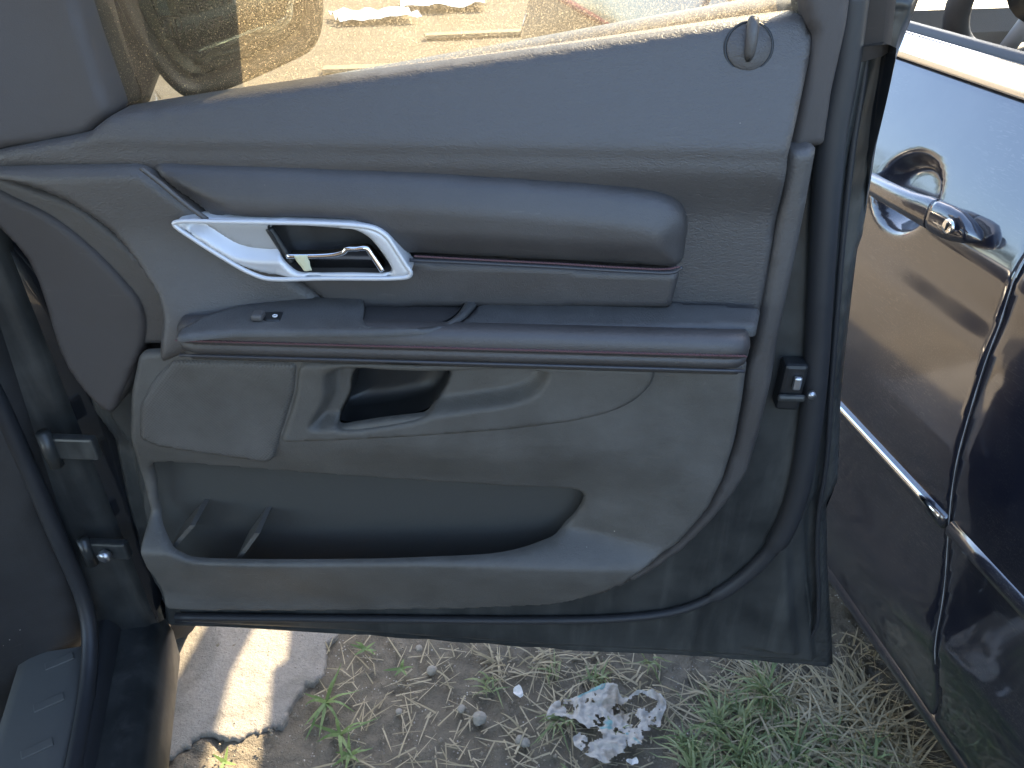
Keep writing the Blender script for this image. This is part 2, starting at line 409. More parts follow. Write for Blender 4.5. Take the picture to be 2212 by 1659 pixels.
ny = len(ys); Fc = [(i*ny+j, (i+1)*ny+j, (i+1)*ny+j+1, i*ny+j+1) for i in range(len(xs)-1) for j in range(ny-1)]
g = mesh_obj('ground', V, Fc, M['soil']); tag(g, kind='structure')
WORLD = Frame((0, 0, 0), 0)
slab_px = [(745, 1340), (715, 1385), (702, 1435), (660, 1475), (640, 1500), (628, 1545), (570, 1572), (500, 1588), (440, 1580), (395, 1600), (372, 1625), (330, 1645), (318, 1700)]
Ps = [WORLD.flat(x, y, .014)[:2] for x, y in slab_px]
Ps = list(catmull(Ps, 24, False)); Ps = [p + np.array([mnoise.noise(Vector((p[0]*24, p[1]*24, 9)))*.016+mnoise.noise(Vector((p[0]*140, p[1]*140, 2)))*.005, mnoise.noise(Vector((p[0]*24, p[1]*24, 4)))*.016+mnoise.noise(Vector((p[0]*150, p[1]*150, 1)))*.005]) for p in Ps]
Ps += [np.array((-.47, .45)), np.array((-1.6, .3)), np.array((-1.9, 1.6)), np.array((-.3, 1.6)), np.array((-.22, 1.2))]
slab = fpatch('concrete_slab', WORLD, None, .0065, M['concrete'], None, hfun=lambda X, Y: np.vectorize(lambda a, b: .0022*mnoise.noise(Vector((a*22, b*22, 0)))+.0010*mnoise.noise(Vector((a*90, b*90, 0))))(X, Y), h=.004, r=.003, skirt=.02, smooth_out=False, raw=Ps, rc=.001)
tag(slab, kind='structure')

# ------------------------------------------------------------------ own car
car = empty('parked_car', CARF, 'black car whose open door with grey inner trim fills the picture', 'car')
def under(o, fr_from, fr_to_parent):
    return o
door = empty('car_door', None, None, None)
door.parent = car
door.location = CARF.loc(DOOR.o); door.rotation_euler = (0, 0, DOOR.yaw-CARF.yaw)
D = door
# belt line height along the door (surface offset .02)
def belt(u): return 1.045 + (u+.42)*.14
# heights of the panel surface (metres towards the cabin)
ZC = 1.055
_p1 = DOOR.vert(235, 250, .025); _p2 = DOOR.vert(1745, 32, .03)
def beltz(u): return _p1[2] + (_p2[2]-_p1[2])*(u-_p1[0])/(_p2[0]-_p1[0])
_c = DOOR.vert(1000, 335, .064)[2]
def h_upper(u, z):
    top = .064 - .46*np.clip(z-_c-.006, 0, .125)
    low = .064 - .014*sst(0, .06, _c-z)
    v = np.where(z > _c, top, low)
    # soften crease
    return v - .002*np.exp(-((z-_c)/.008)**2)
sh_pillar = None
up_px = [(238, 250), (350, 232), (480, 212), (700, 181), (1000, 140), (1300, 97), (1500, 67), (1700, 38), (1744, 33), (1748, 58), (1760, 78), (1758, 95), (1722, 267), (1705, 333), (1690, 430), (1667, 553), (1648, 660), (1640, 690), (1450, 680), (1000, 665), (700, 665), (440, 480), (300, 366), (-70, 372), (-70, 338), (0, 326), (120, 308), (185, 295), (205, 275)]
dpatch('upper_panel', DOOR, up_px, h_upper, M['upper'], D, h=.004, r=.004, skirt=.03, smooth_out=False, rc=.003, rh=[])
# padded insert
OB = .086
cut_px = [(470, 487), (574, 486), (626, 484), (727, 490), (768, 494), (795, 508), (816, 530), (850, 588), (842, 596), (750, 597), (660, 597), (636, 594), (618, 578), (600, 562), (594, 540), (540, 536), (495, 515)]
cut = catmull(np.array([DOOR.vert(x, y, OB)[[0, 2]] for x, y in cut_px]), 4)
pad_px = [(318, 366), (450, 364), (600, 369), (900, 381), (1100, 395), (1300, 412), (1400, 424), (1455, 441), (1483, 466), (1490, 500), (1486, 530), (1472, 583), (1380, 583), (1200, 574), (1000, 564), (880, 558), (700, 560), (580, 560), (445, 474)]
padP = catmull(np.array([DOOR.vert(x, y, .073)[[0, 2]] for x, y in pad_px]), 5)
def h_pad(u, z):
    s = sdf(padP, u, z)[0]
    return .068 + .012*sst(-.004, .03, s)
dpatch('padded_insert', DOOR, None, h_pad, M['leather'], D, h=.0035, r=.009, skirt=.03, raw=padP, smooth_out=False, rc=.0005, rh=[cut])
low_px = [(575, 556), (880, 562), (1000, 568), (1200, 578), (1380, 588), (1471, 588), (1462, 620), (1450, 668), (1000, 668), (712, 668), (690, 645), (640, 605)]
dpatch('insert_strip', DOOR, low_px, lambda u, z: .067+0*u, M['leather'], D, h=.004, r=.004, skirt=.02, smooth_out=False, rc=.004, rh=[cut])
def stitches(name, px, off, n, mat, flat=False, L=.0045, rad=.0006, zig=.0):
    P = [DOOR.vert(x, y, off) for x, y in px]; P = catmull(np.array(P), 8, False)
    seg = np.cumsum([0]+[np.linalg.norm(P[i+1]-P[i]) for i in range(len(P)-1)]); tot = seg[-1]
    bm = bmesh.new()
    for k in range(n):
        s = tot*(k+.5)/n; i = min(np.searchsorted(seg, s)-1, len(P)-2); i = max(i, 0)
        q = P[i] + (P[i+1]-P[i])*(s-seg[i])/max(seg[i+1]-seg[i], 1e-9); dr = (P[i+1]-P[i])/np.linalg.norm(P[i+1]-P[i])
        m = Matrix.Translation(q) @ Vector(dr).to_track_quat('X', 'Z').to_matrix().to_4x4() @ Matrix.Rotation(.35*(1 if zig else .5), 4, 'Y')
        r_ = bmesh.ops.create_cube(bm, size=1, matrix=m @ Matrix.Diagonal((L*.5, rad*2, rad*2, 1)))
    me = bpy.data.meshes.new(name); bm.to_mesh(me); bm.free(); me.materials.append(mat)
    o = bpy.data.objects.new(name, me); COL.objects.link(o); o.parent = D; return o
stitches('stitching', [(895, 553), (1000, 559), (1200, 569), (1350, 578), (1440, 581), (1468, 576)], .0805, 90, M['stitch'])
def dtube(name, px, off, rad, mat, seg=8, par=None):
    P = catmull(np.array([DOOR.vert(x, y, off) for x, y in px]), 6, False); return tube(name, P, rad, mat, par or D, seg)
dtube('piping', [(885, 562), (1000, 567), (1200, 577), (1380, 587), (1455, 588), (1474, 578)], .0775, .0017, M['piping'])
# front sweep trim between upper panel and armrest
fs_px = [(-70, 371), (150, 366), (298, 364), (445, 474), (575, 566), (690, 652), (712, 672), (640, 690), (520, 710), (400, 745), (366, 760), (369, 662), (352, 630), (300, 572), (240, 511), (150, 445), (60, 408), (-70, 380)]
fsP = corners(np.array([DOOR.vert(x, y, .075)[[0, 2]] for x, y in fs_px]), .008)
def h_front(u, z):
    zz = DOOR.vert(500, 600, .07)[2]
    b = .066 + .030*sst(.10, -.01, z-(zz-.05)) * sst(-.16, -.30, u)
    return b + .012*sst(-.1, -.42, u)
dpatch('front_trim', DOOR, None, h_front, M['trim'], D, h=.004, r=.010, skirt=.04, raw=fsP, smooth_out=False, rc=.0005, rh=[cut])
# piping line from insert to handle and below it
dtube('trim_seam', [(304, 362), (350, 398), (400, 440), (448, 475)], .081, .0022, M['trim'])
# lower front trim (kick part beside hinge)
kf_px = [(-90, 372), (60, 412), (150, 448), (240, 515), (300, 575), (352, 633), (368, 665), (369, 700), (362, 752), (300, 760), (275, 840), (248, 880), (228, 905), (190, 880), (150, 790), (110, 660), (75, 560), (40, 470), (-90, 420)]
kp = np.array([DOOR.vert(x, y, .055)[[0, 2]] for x, y in kf_px]); kP = catmull(kp, 5)
ln_px = [(-60, 390), (30, 428), (110, 468), (190, 530), (260, 600), (300, 650), (313, 690), (309, 745), (285, 800), (262, 850), (235, 890), (150, 800), (60, 560), (-60, 430)]
lP = catmull(np.array([DOOR.vert(x, y, .05)[[0, 2]] for x, y in ln_px]), 5)
def h_kick(u, z):
    return .048 + 0*u
dpatch('kick_trim', DOOR, None, h_kick, M['trim'], D, h=.0035, r=.006, skirt=.03, raw=kP, smooth_out=False, rc=.0005)
def h_kick2(u, z):
    return .0525+0*u
dpatch('kick_cover', DOOR, None, h_kick2, M['soft'], D, h=.0035, r=.003, skirt=.02, raw=lP, smooth_out=False, rc=.0005)
# ------------------------------------------------------------------ armrest
ZA = DOOR.vert(1000, 727, .122)[2] + .002
uL = DOOR.vert(370, 740, .12)[0]; uR = DOOR.vert(1632, 740, .12)[0]
sp_px = [(378, 728), (388, 708), (440, 680), (520, 655), (640, 640), (790, 636), (1012, 636), (1034, 645), (1008, 674), (975, 697), (930, 711), (800, 716), (600, 716), (500, 716)]
cup_px = [(792, 630), (786, 660), (785, 690), (800, 702), (850, 705), (930, 702), (972, 688), (998, 662), (1006, 640), (1000, 626)]
ridge = [(500, 717)]
pad_top_px = [(930, 706), (982, 700), (1014, 677), (1040, 646), (1060, 640), (1250, 642), (1460, 650), (1600, 660), (1644, 664), (1636, 704), (1200, 706)]
def h_sw(X, Y): return 0*X
fpatch('switch_panel', DOOR, sp_px, ZA+.0022, M['shelf'], D, hfun=h_sw, h=.004, r=.0015, skirt=.004, holes=[cup_px], smooth_out=False, rc=.004)
fpatch('armrest_top', DOOR, pad_top_px, ZA-.0006, M['shelf'], D, hfun=lambda X, Y: .0002*np.sin(X*35), h=.004, r=.003, skirt=.008, smooth_out=False, rc=.004)
# pull cup: a bowl under the opening
cP = catmull(np.array([DOOR.flat(x, y, ZA)[:2] for x, y in cup_px]), 5); cc = cP.mean(0)
V = []; nP = len(cP); levels = [(0, 1.0), (-.006, .985), (-.022, .93), (-.036, .86), (-.044, .76), (-.045, .3)]
for dz, k in levels:
    for p in cP: q = cc + (p-cc)*k; V.append((q[0], q[1], ZA+.0005+dz))
Fc = [(a*nP+i, a*nP+(i+1) % nP, (a+1)*nP+(i+1) % nP, (a+1)*nP+i) for a in range(len(levels)-1) for i in range(nP)] + [tuple((len(levels)-1)*nP+i for i in range(nP))]
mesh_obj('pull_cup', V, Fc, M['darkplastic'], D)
# front roll of the armrest
fr_ = .120
prof = [(-.045, ZA-.006), (-.09, ZA-.005), (-(fr_-.020), ZA-.0018), (-(fr_-.018), ZA+.0006), (-(fr_-.010), ZA+.0008), (-(fr_-.003), ZA-.0008), (-fr_, ZA-.0045), (-(fr_+.0015), ZA-.009), (-(fr_+.0018), ZA-.014), (-(fr_+.0008), ZA-.0175), (-(fr_-.0008), ZA-.0182), (-(fr_+.0012), ZA-.0195), (-(fr_+.001), ZA-.025), (-(fr_-.001), ZA-.0285), (-(fr_-.006), ZA-.030), (-.06, ZA-.031)]
def taper(k, du=0): return lambda y, z: (y*1.0 + (1-k)*.02*(1 if y < -.06 else 0), ZA-.016 + (z-ZA+.016)*(.35+.65*k))
st = [(uL+.0, taper(0)), (uL+.003, taper(.5)), (uL+.008, taper(.85)), (uL+.02, taper(1))] + [(x, None) for x in np.linspace(uL+.03, uR-.02, 40)] + [(uR-.01, taper(.93)), (uR-.004, taper(.75)), (uR, taper(.3))]
sweep('armrest_roll', prof, st, M['leather'], D)
def arm_line(dz, off, rad, name, mat, a=.004, b=.004):
    return tube(name, [(u, -off, ZA+dz) for u in np.linspace(uL+a, uR-b, 40)], rad, mat, D, 8)
arm_line(-.0305, fr_-.001, .0016, 'armrest_piping', M['piping'])
# stitching on the roll
bm = bmesh.new(); n = 190
for k in range(n):
    u = uL+.006 + (uR-uL-.012)*(k+.5)/n
    m = Matrix.Translation((u, -(fr_+.0022), ZA-.0135)) @ Matrix.Rotation(.45*(1 if k % 2 else .2), 4, 'Y')
    bmesh.ops.create_cube(bm, size=1, matrix=m @ Matrix.Diagonal((.0036, .0012, .0011, 1)))
me = bpy.data.meshes.new('armrest_stitching'); bm.to_mesh(me); bm.free(); me.materials.append(M['stitch'])
o = bpy.data.objects.new('armrest_stitching', me); COL.objects.link(o); o.parent = D
# band below the roll
zb = ZA-.032
sweep('armrest_underside', [(-.04, zb), (-(fr_-.010), zb), (-(fr_-.012), zb-.006), (-(fr_-.022), zb-.016), (-.05, zb-.024)], [uL+.004]+list(np.linspace(uL+.02, uR-.01, 20))+[uR-.004], M['trim'], D)
# window switch
sw = [(552, 672), (612, 671), (604, 692), (573, 692)]
fpatch('switch_well', DOOR, sw, ZA+.0034, M['darkplastic'], D, h=.002, r=.001, skirt=.004, smooth_out=False, rc=.002)
q = DOOR.flat(560, 681, ZA+.006); box('window_switch', (q[0]-.001, q[1], q[2]-.0005), (.010, .012, .006), M['trim'], D, .002)
q = DOOR.flat(594, 682, ZA+.005)
tube('switch_symbol', [(q[0]+.0018*math.cos(a), q[1]+.0018*math.sin(a), q[2]) for a in np.linspace(0, 6.28, 12)], .0007, M['white_print'], D, 5)
# ------------------------------------------------------------------ lower panel
OFFL = .072
lw_px = [(300, 764), (365, 762), (700, 770), (1200, 778), (1616, 780), (1625, 761), (1612, 804), (1603, 871), (1588, 954), (1562, 1037), (1528, 1104), (1462, 1180), (1380, 1240), (1300, 1282), (1240, 1299), (1180, 1309), (1000, 1317), (800, 1320), (600, 1322), (450, 1321), (356, 1318), (345, 1270), (318, 1130), (300, 1020), (280, 930), (282, 850)]
lw_px = [p for i, p in enumerate(lw_px) if i != 5]
pocket_px = [(330, 1003), (334, 1050), (342, 1120), (360, 1178), (382, 1203), (410, 1214), (500, 1219), (700, 1220), (900, 1216), (1060, 1208), (1120, 1197), (1165, 1180), (1205, 1160), (1240, 1120), (1262, 1080), (1256, 1066), (1230, 1058), (1100, 1052), (900, 1040), (620, 1020), (450, 1006)]
zt = DOOR.vert(800, 1010, .06)[2]; zl = DOOR.vert(800, 1218, .085)[2]; zbt = DOOR.vert(800, 1318, .06)[2]
zarm = DOOR.vert(800, 800, .07)[2]
def h_low(u, z):
    a = .070 - .028*sst(zt+.05, zt-.05, z)                 # falls back into the pocket
    lip = .026+.012*sst(zt-.02, zl, z)
    right = sst(.06, .20, u - (z-zt)*.1)
    a = a*(1-right) + .068*right
    # proud lip below the pocket
    b = .082 - .024*sst(zl, zbt-.002, z)
    tt = sst(zl+.03, zl-.004, z)
    return a*(1-tt) + b*tt*(1-right) + (.068+.012*sst(zl+.05, zl, z)-.03*sst(zl-.01, zbt, z))*tt*right
rec = [(665, 930), (695, 860), (705, 800), (900, 798), (1188, 803), (1184, 828), (1160, 856), (1120, 874), (1000, 893), (830, 914)]
recP = catmull(np.array([DOOR.vert(x, y, .072)[[0, 2]] for x, y in rec]), 4)
recC = recP.mean(0)+(recP-recP.mean(0))*.985
dpatch('lower_panel', DOOR, lw_px, h_low, M['lower'], D, h=.003, r=.003, skirt=.006, holes=[pocket_px], smooth_out=False, rc=.008, rh=[recC])
# pocket interior
pk = [(300, 960), (1300, 980), (1300, 1150), (1200, 1215), (900, 1240), (500, 1240), (350, 1235), (310, 1100)]
dpatch('pocket_back', DOOR, pk, lambda u, z: .018+.018*sst(zt-.05, zt+.02, z), M['liner'], D, h=.008, r=.002, skirt=0, smooth_out=False)
# dividers inside the pocket
def fin(name, pa, pb, o1, o2, th=.003):
    a1 = DOOR.vert(*pa, o2); b1 = DOOR.vert(*pb, o2); V = []
    for s in (-th, th):
        for p, o_ in ((a1, o1), (a1, o2), (b1, o2), (b1, o1)): V.append((p[0]+s, -o_, p[2]))
    return mesh_obj(name, V, [(0, 1, 2, 3), (7, 6, 5, 4), (0, 4, 5, 1), (1, 5, 6, 2), (2, 6, 7, 3), (3, 7, 4, 0)], M['lower'], D, False)
fin('pocket_divider', (416, 1135), (372, 1185), .015, .062)
fin('pocket_divider', (556, 1152), (516, 1206), .015, .062)
# speaker cover and pocket panel
spk = [(372, 779), (640, 786), (634, 850), (604, 945), (590, 992), (576, 1001), (560, 1000), (340, 968), (300, 950), (300, 880), (330, 820)]
def h_spk(u, z): return .0725+0*u
dpatch('speaker_cover', DOOR, spk, h_spk, M['weave'], D, h=.004, r=.0025, skirt=.012, smooth_out=False, rc=.006)
pp = [(645, 786), (1200, 793), (1418, 799), (1408, 832), (1372, 868), (1320, 893), (1240, 912), (1100, 930), (900, 945), (740, 953), (604, 958), (628, 890), (640, 845)]
rec_ = [(665, 930), (695, 860), (705, 800), (900, 798), (1188, 803), (1184, 828), (1160, 856), (1120, 874), (1000, 893), (830, 914)]
hol = [(772, 797), (757, 850), (734, 903), (748, 909), (880, 893), (925, 880), (950, 852), (967, 800)]

holP = catmull(np.array([DOOR.vert(x, y, .055)[[0, 2]] for x, y in hol]), 4)
def h_pp(u, z):
    s = sdf(recP, u, z)[0]; s2 = sdf(holP, u, z)[0]
    k = sst(.0, .012, s)
    return .0735 - .020*k
pP = corners(np.array([DOOR.vert(x, y, .0735)[[0, 2]] for x, y in pp]), .01)
V, Fc = patch_geo(pP, h_pp, .003, .0022, .012, [holP])
mesh_obj('pocket_panel', [(v[0], -v[2], v[1]) for v in V], Fc, M['lower'], D)
hc = holP.mean(0); V = []; nP = len(holP)
for off, k in ((.056, 1.0), (.050, 1.0), (.030, .99), (.018, .95), (.016, .4)):
    for p in holP: q = hc+(p-hc)*k; V.append((q[0], -off, q[1]))
Fc = [(a*nP+i, a*nP+(i+1) % nP, (a+1)*nP+(i+1) % nP, (a+1)*nP+i) for a in range(4) for i in range(nP)] + [tuple(4*nP+i for i in range(nP))]
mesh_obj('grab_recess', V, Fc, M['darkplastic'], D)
# right border trim of the panel
bd_px = [(1707, 327), (1767, 320), (1745, 440), (1722, 553), (1702, 647), (1682, 740), (1668, 830), (1652, 897), (1638, 954), (1615, 1027), (1585, 1074), (1540, 1130), (1480, 1190), (1400, 1245), (1300, 1290), (1240, 1303), (1300, 1279), (1380, 1237), (1462, 1176), (1530, 1102), (1564, 1035), (1590, 952), (1605, 871), (1614, 804), (1627, 761), (1648, 671), (1668, 554), (1692, 430)]
dpatch('edge_trim', DOOR, bd_px, lambda u, z: .052+0*u, M['trim'], D, h=.004, r=.006, skirt=.05, smooth_out=False, rc=.003)
# ------------------------------------------------------------------ door shell
sh_px = [(350, 1363), (737, 1383), (1237, 1419), (1475, 1429), (1806, 1456), (1803, 1382), (1795, 1252), (1793, 1106), (1817, 1060), (1820, 1020), (1825, 887), (1833, 803), (1848, 670), (1863, 553), (1875, 520), (1905, 327), (1928, 233), (1952, 127), (1968, 87), (1992, 27), (2010, -20), (1880, -20), (-60, 330), (-60, 420), (40, 480), (110, 660), (190, 900), (235, 960), (262, 1090), (300, 1230), (345, 1310)]
shP = corners(np.array([DOOR.vert(x, y, 0)[[0, 2]] for x, y in sh_px]), .004)
def ridge_f(s, c, wd, hh): return hh*np.exp(-((s-c)/wd)**2)
def h_shell(u, z):
    s = sdf(shP, u, z)[0]
    a = -.012 + .004*sst(.003, .006, s) + .016*sst(.022, .034, s)
    a += ridge_f(s, .010, .0022, .005) + ridge_f(s, .0175, .0018, .0035)
    a += .012*sst(.045, .06, s)*sst(.30, .36, u)*sst(1.2, .5, z)
    return a
dpatch('door_shell', DOOR, None, h_shell, M['shell'], D, h=.0035, r=.003, skirt=.05, raw=shP, smooth_out=False, rc=.0005)
# rubber seals
dtube('weatherstrip', [(1845, -30), (1822, 150), (1796, 300), (1780, 480), (1771, 640), (1762, 800), (1752, 900), (1735, 1010), (1712, 1100), (1678, 1170), (1620, 1235), (1550, 1285), (1470, 1318), (1350, 1335), (1150, 1340), (900, 1338), (600, 1335), (380, 1332)], .014, [.0125]*55+[.009]*12+[.0055]*36, M['rubber'], 12)
dtube('outer_seal', [(1880, -30), (1868, 150), (1842, 320), (1822, 500), (1806, 700), (1795, 850), (1785, 1000), (1768, 1110), (1765, 1200), (1768, 1290), (1760, 1360), (1735, 1385), (1650, 1398), (1400, 1387), (1000, 1368), (600, 1348), (380, 1342)], .002, .003, M['rubber'], 8)
# pressed corner line of the shell
for pts in ([(1548, 1330), (1553, 1352), (1566, 1366), (1600, 1372), (1660, 1376), (1722, 1379)], [(1735, 1235), (1745, 1290), (1747, 1350), (1735, 1375)]):
    dtube('pressed_rib', pts, .004, .0028, M['shell'])
tube_pts = [(1793, 1180), (1800, 1250), (1803, 1330), (1806, 1450)]
# latch
q = DOOR.vert(1716, 848, .03); L = Vector(q)
L.x -= .006
box('latch', (L.x+.004, L.y+.012, L.z+.003), (.024, .02, .055), M['darkplastic'], D, .004)
box('latch_fork', (L.x+.004, L.y-.001, L.z-.006), (.028, .006, .008), M['shell'], D, .003)
box('latch_fork', (L.x+.006, L.y-.001, L.z+.012), (.008, .006, .015), M['steel'], D, .002)
tube('latch_screw', [(L.x+.021, L.y-.004, L.z+.002), (L.x+.021, L.y-.009, L.z+.002)], .004, M['steel'], D, 12)
# ------------------------------------------------------------------ inner handle
OB = .086
bz_px = [(376, 484), (384, 479), (480, 479), (560, 480), (700, 483), (780, 488), (812, 495), (835, 510), (855, 538), (878, 574), (887, 588), (884, 596), (865, 600), (700, 601), (600, 603), (570, 600), (530, 584), (470, 549), (420, 517)]
ho_px = [(573, 492), (580, 488), (626, 488), (727, 495), (765, 499), (790, 511), (812, 532), (846, 586), (842, 591), (750, 592), (660, 592), (640, 589), (622, 576), (606, 558), (600, 540), (586, 513)]
pl_px = [(410, 488), (560, 490), (572, 490), (588, 517), (601, 543), (540, 544), (505, 535), (470, 515), (436, 494)]
bzP = catmull(np.array([DOOR.vert(x, y, OB)[[0, 2]] for x, y in bz_px]), 5)
plP = catmull(np.array([DOOR.vert(x, y, OB)[[0, 2]] for x, y in pl_px]), 4)
hoP = catmull(np.array([DOOR.vert(x, y, OB)[[0, 2]] for x, y in ho_px]), 5)
rl = np.array([DOOR.vert(x, y, OB)[[0, 2]] for x, y in [(376, 482), (440, 528), (500, 560), (545, 561), (605, 561), (640, 600), (640, 660), (376, 660)]])
def h_bz(u, z):
    s = sdf(plP, u, z)[0]; a = OB + .001 - .010*sst(-.010, .002, s)
    b = sdf(rl, u, z)[0]; a = a - .010*sst(-.001, .030, b)
    e = sdf(bzP, u, z)[0]; return a
V, Fc = patch_geo(bzP, h_bz, .0022, .0035, .02, [hoP])
mesh_obj('handle_bezel', [(v[0], -v[2], v[1]) for v in V], Fc, M['silver'], D)
plP2 = plP.mean(0) + (plP-plP.mean(0))*1.02
V, Fc = patch_geo(plP2, OB-.0075, .003, .001, .004)
mesh_obj('handle_plate', [(v[0], -v[2], v[1]) for v in V], Fc, M['silver2'], D)
hc = hoP.mean(0); V = []; nP = len(hoP)
for off, k in ((OB-.003, .982), (OB-.010, .98), (OB-.024, .96), (OB-.030, .9), (OB-.031, .3)):
    for p in hoP: q = hc+(p-hc)*k; V.append((q[0], -off, q[1]))
Fc = [(a*nP+i, a*nP+(i+1) % nP, (a+1)*nP+(i+1) % nP, (a+1)*nP+i) for a in range(4) for i in range(nP)] + [tuple(4*nP+i for i in range(nP))]
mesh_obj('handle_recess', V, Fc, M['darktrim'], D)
dtube('recess_rib', [(582, 492), (600, 520), (618, 548), (630, 566)], OB-.008, .004, M['darkplastic'])
# thin silver rims
loop = lambda P: np.vstack([P, P[:1]])
tube('bezel_rim', [(p[0], -(OB+.0002), p[1]) for p in loop(bzP)], .0021, M['silver'], D, 8, False)
# lever
lv = [(620, 553), (650, 552), (700, 552), (728, 549), (744, 545), (750, 537), (790, 535), (798, 540), (826, 583), (822, 588), (760, 589), (680, 588), (650, 583), (630, 570)]
lvP = corners(np.array([DOOR.vert(x, y, OB-.004)[[0, 2]] for x, y in lv]), .002)
zlv = lvP[:, 1].max()
nL = len(lvP); fo_ = [OB-.005-(zlv-p[1])*.30 for p in lvP]
V = [(p[0], -f_, p[1]) for p, f_ in zip(lvP, fo_)] + [(p[0], -f_+.008, p[1]) for p, f_ in zip(lvP, fo_)]
mesh_obj('handle_lever', V, [tuple(range(nL))] + [(i, i+nL, (i+1) % nL+nL, (i+1) % nL) for i in range(nL)], M['lever'], D, False)
def lvp(x, y, e=0): p = DOOR.vert(x, y, OB-.002+e); return p
tube('lever_rim', catmull(np.array([lvp(620, 553), lvp(660, 553), lvp(700, 552), lvp(728, 549), lvp(743, 544), lvp(749, 538), lvp(770, 537), lvp(792, 536), lvp(800, 546), lvp(815, 568), lvp(826, 585)]), 5, False), .0026, M['chrome'], D, 10)
tp = [(634, 552), (664, 551), (664, 560), (668, 566), (669, 578), (673, 587), (655, 588), (648, 576), (641, 566)]
tpP = corners(np.array([DOOR.vert(x, y, OB+.0012)[[0, 2]] for x, y in tp]), .0008)
zz0 = tpP[:, 1].max()
V, Fc = patch_geo(tpP, lambda u, z: OB+.0016-(zz0-z)*.12+.0004*np.sin(u*900), .0016, .0004, .0004)
tape = mesh_obj('tape_scrap', [(v[0], -v[2], v[1]) for v in V], Fc, M['tape'], None)
tape.location = DOOR.o; tape.rotation_euler = (0, 0, DOOR.yaw)
tag(tape, 'scrap of pale yellow masking tape stuck on the chrome door lever', 'tape')
# ------------------------------------------------------------------ lock knob near the window sill
lc = DOOR.on(1617, 102, h_upper); 
tl = math.atan2(.04, .11)
def disc(name, c, r, th, mat, tilt=0, seg=32, par=None, inner=None):
    bm = bmesh.new(); V = []
    ax = Vector((0, -math.cos(tilt), math.sin(tilt))); e1 = Vector((1, 0, 0)); e2 = Vector((0, math.sin(tilt), math.cos(tilt)))
    prof = [(r, -.006), (r, th*.5), (r*.96, th), (0 if inner is None else inner, th)] + ([] if inner is None else [(inner, -.006)])
    Vs = []; Fs = []
    for k in range(seg):
        a = 2*math.pi*k/seg; dr = e1*math.cos(a)+e2*math.sin(a)
        for rr, hh in prof: Vs.append(Vector(c)+dr*rr+ax*hh)
    n = len(prof)
    for k in range(seg):
        for j in range(n-1): Fs.append((k*n+j, k*n+j+1, ((k+1) % seg)*n+j+1, ((k+1) % seg)*n+j))
    return mesh_obj(name, Vs, Fs, mat, par or D)
disc('lock_ring', lc, .0192, .0012, M['darkplastic'], tl, inner=.0172)
disc('lock_escutcheon', lc, .0172, .0022, M['upper'], tl)
ax = Vector((0, -math.cos(tl), math.sin(tl))); e2 = Vector((0, math.sin(tl), math.cos(tl))); c0 = Vector(lc)
tube('lock_slot', [c0+ax*.0015-e2*.011, c0+ax*.0018+e2*.004], [.0055, .0055], M['darkplastic'], D, 14, squash=.25)
tube('lock_knob', [c0+ax*.003-e2*.0095, c0+ax*.0055-e2*.005, c0+ax*.008+e2*.003, c0+ax*.009+e2*.012, c0+ax*.008+e2*.018, c0+ax*.004+e2*.0205], [.0025, .0042, .0047, .0047, .0042, .002], M['trim'], D, 14)
# ------------------------------------------------------------------ mirror corner trim + window frame + glass
sail = [(-90, -60), (150, -60), (160, 0), (185, 85), (212, 170), (237, 250), (206, 277), (186, 297), (120, 310), (0, 328), (-90, 340)]
def h_sail(u, z):
    a = .036 + .03*sst(-.36, -.50, u); return a + .010*sst(1.20, 1.05, z)
dpatch('mirror_corner_trim', DOOR, sail, h_sail, M['soft'], D, h=.004, r=.009, skirt=.05, smooth_out=False, rc=.006)
pil = [(1738, -60), (1742, 30), (1748, 58), (1761, 78), (1758, 95), (1722, 267), (1708, 328), (1783, 317), (1800, 200), (1832, 60), (1848, -60)]
dpatch('pillar_trim', DOOR, pil, lambda u, z: .034+0*u, M['soft'], D, h=.004, r=.006, skirt=.04, smooth_out=False, rc=.004)
pil2 = [(1785, 316), (1800, 210), (1834, 60), (1850, -60), (1895, -60), (1868, 100), (1835, 270), (1815, 420), (1795, 560), (1770, 560), (1778, 420)]
dpatch('pillar_cover', DOOR, pil2, lambda u, z: .014+0*u, M['trim'], D, h=.004, r=.005, skirt=.03, smooth_out=False, rc=.004)
# frame above: rear upright, top rail (mostly out of the picture)
ur = DOOR.vert(1800, -20, .03); u0 = ur[0]; z0 = ur[2]
tube('window_frame', [(u0+.04, .012, z0-.05), (u0+.005, .0, z0+.15), (u0-.045, -.02, z0+.36), (u0-.09, -.03, z0+.44), (u0-.25, -.035, z0+.48), (-.05, -.035, z0+.42), (-.30, -.03, z0+.22), (-.48, -.02, z0-.01)], .028, M['soft'], D, 12)
gl_raw = [(-.50, beltz(-.5)-.05), (u0+.03, beltz(u0)-.05), (u0+.005, z0+.15), (u0-.045, z0+.36), (u0-.25, z0+.47), (-.05, z0+.41), (-.30, z0+.21), (-.48, z0-.02)]
gP = corners(np.array(gl_raw), .02)
nG = len(gP)
V = [(p[0], -.008+.0, p[1]) for p in gP] + [(p[0], -.004, p[1]) for p in gP]
mesh_obj('window_glass', V[:nG], [tuple(range(nG))], M['dusty_glass'], D, False)
# belt seals inside and out
tube('belt_seal', [(u, -.016, beltz(u)-.012) for u in np.linspace(-.47, u0-.03, 30)], .0055, M['rubber'], D, 8)
tube('outer_belt_seal', [(u, .012, beltz(u)-.016) for u in np.linspace(-.47, u0+.0, 30)], .008, M['rubber'], D, 8)
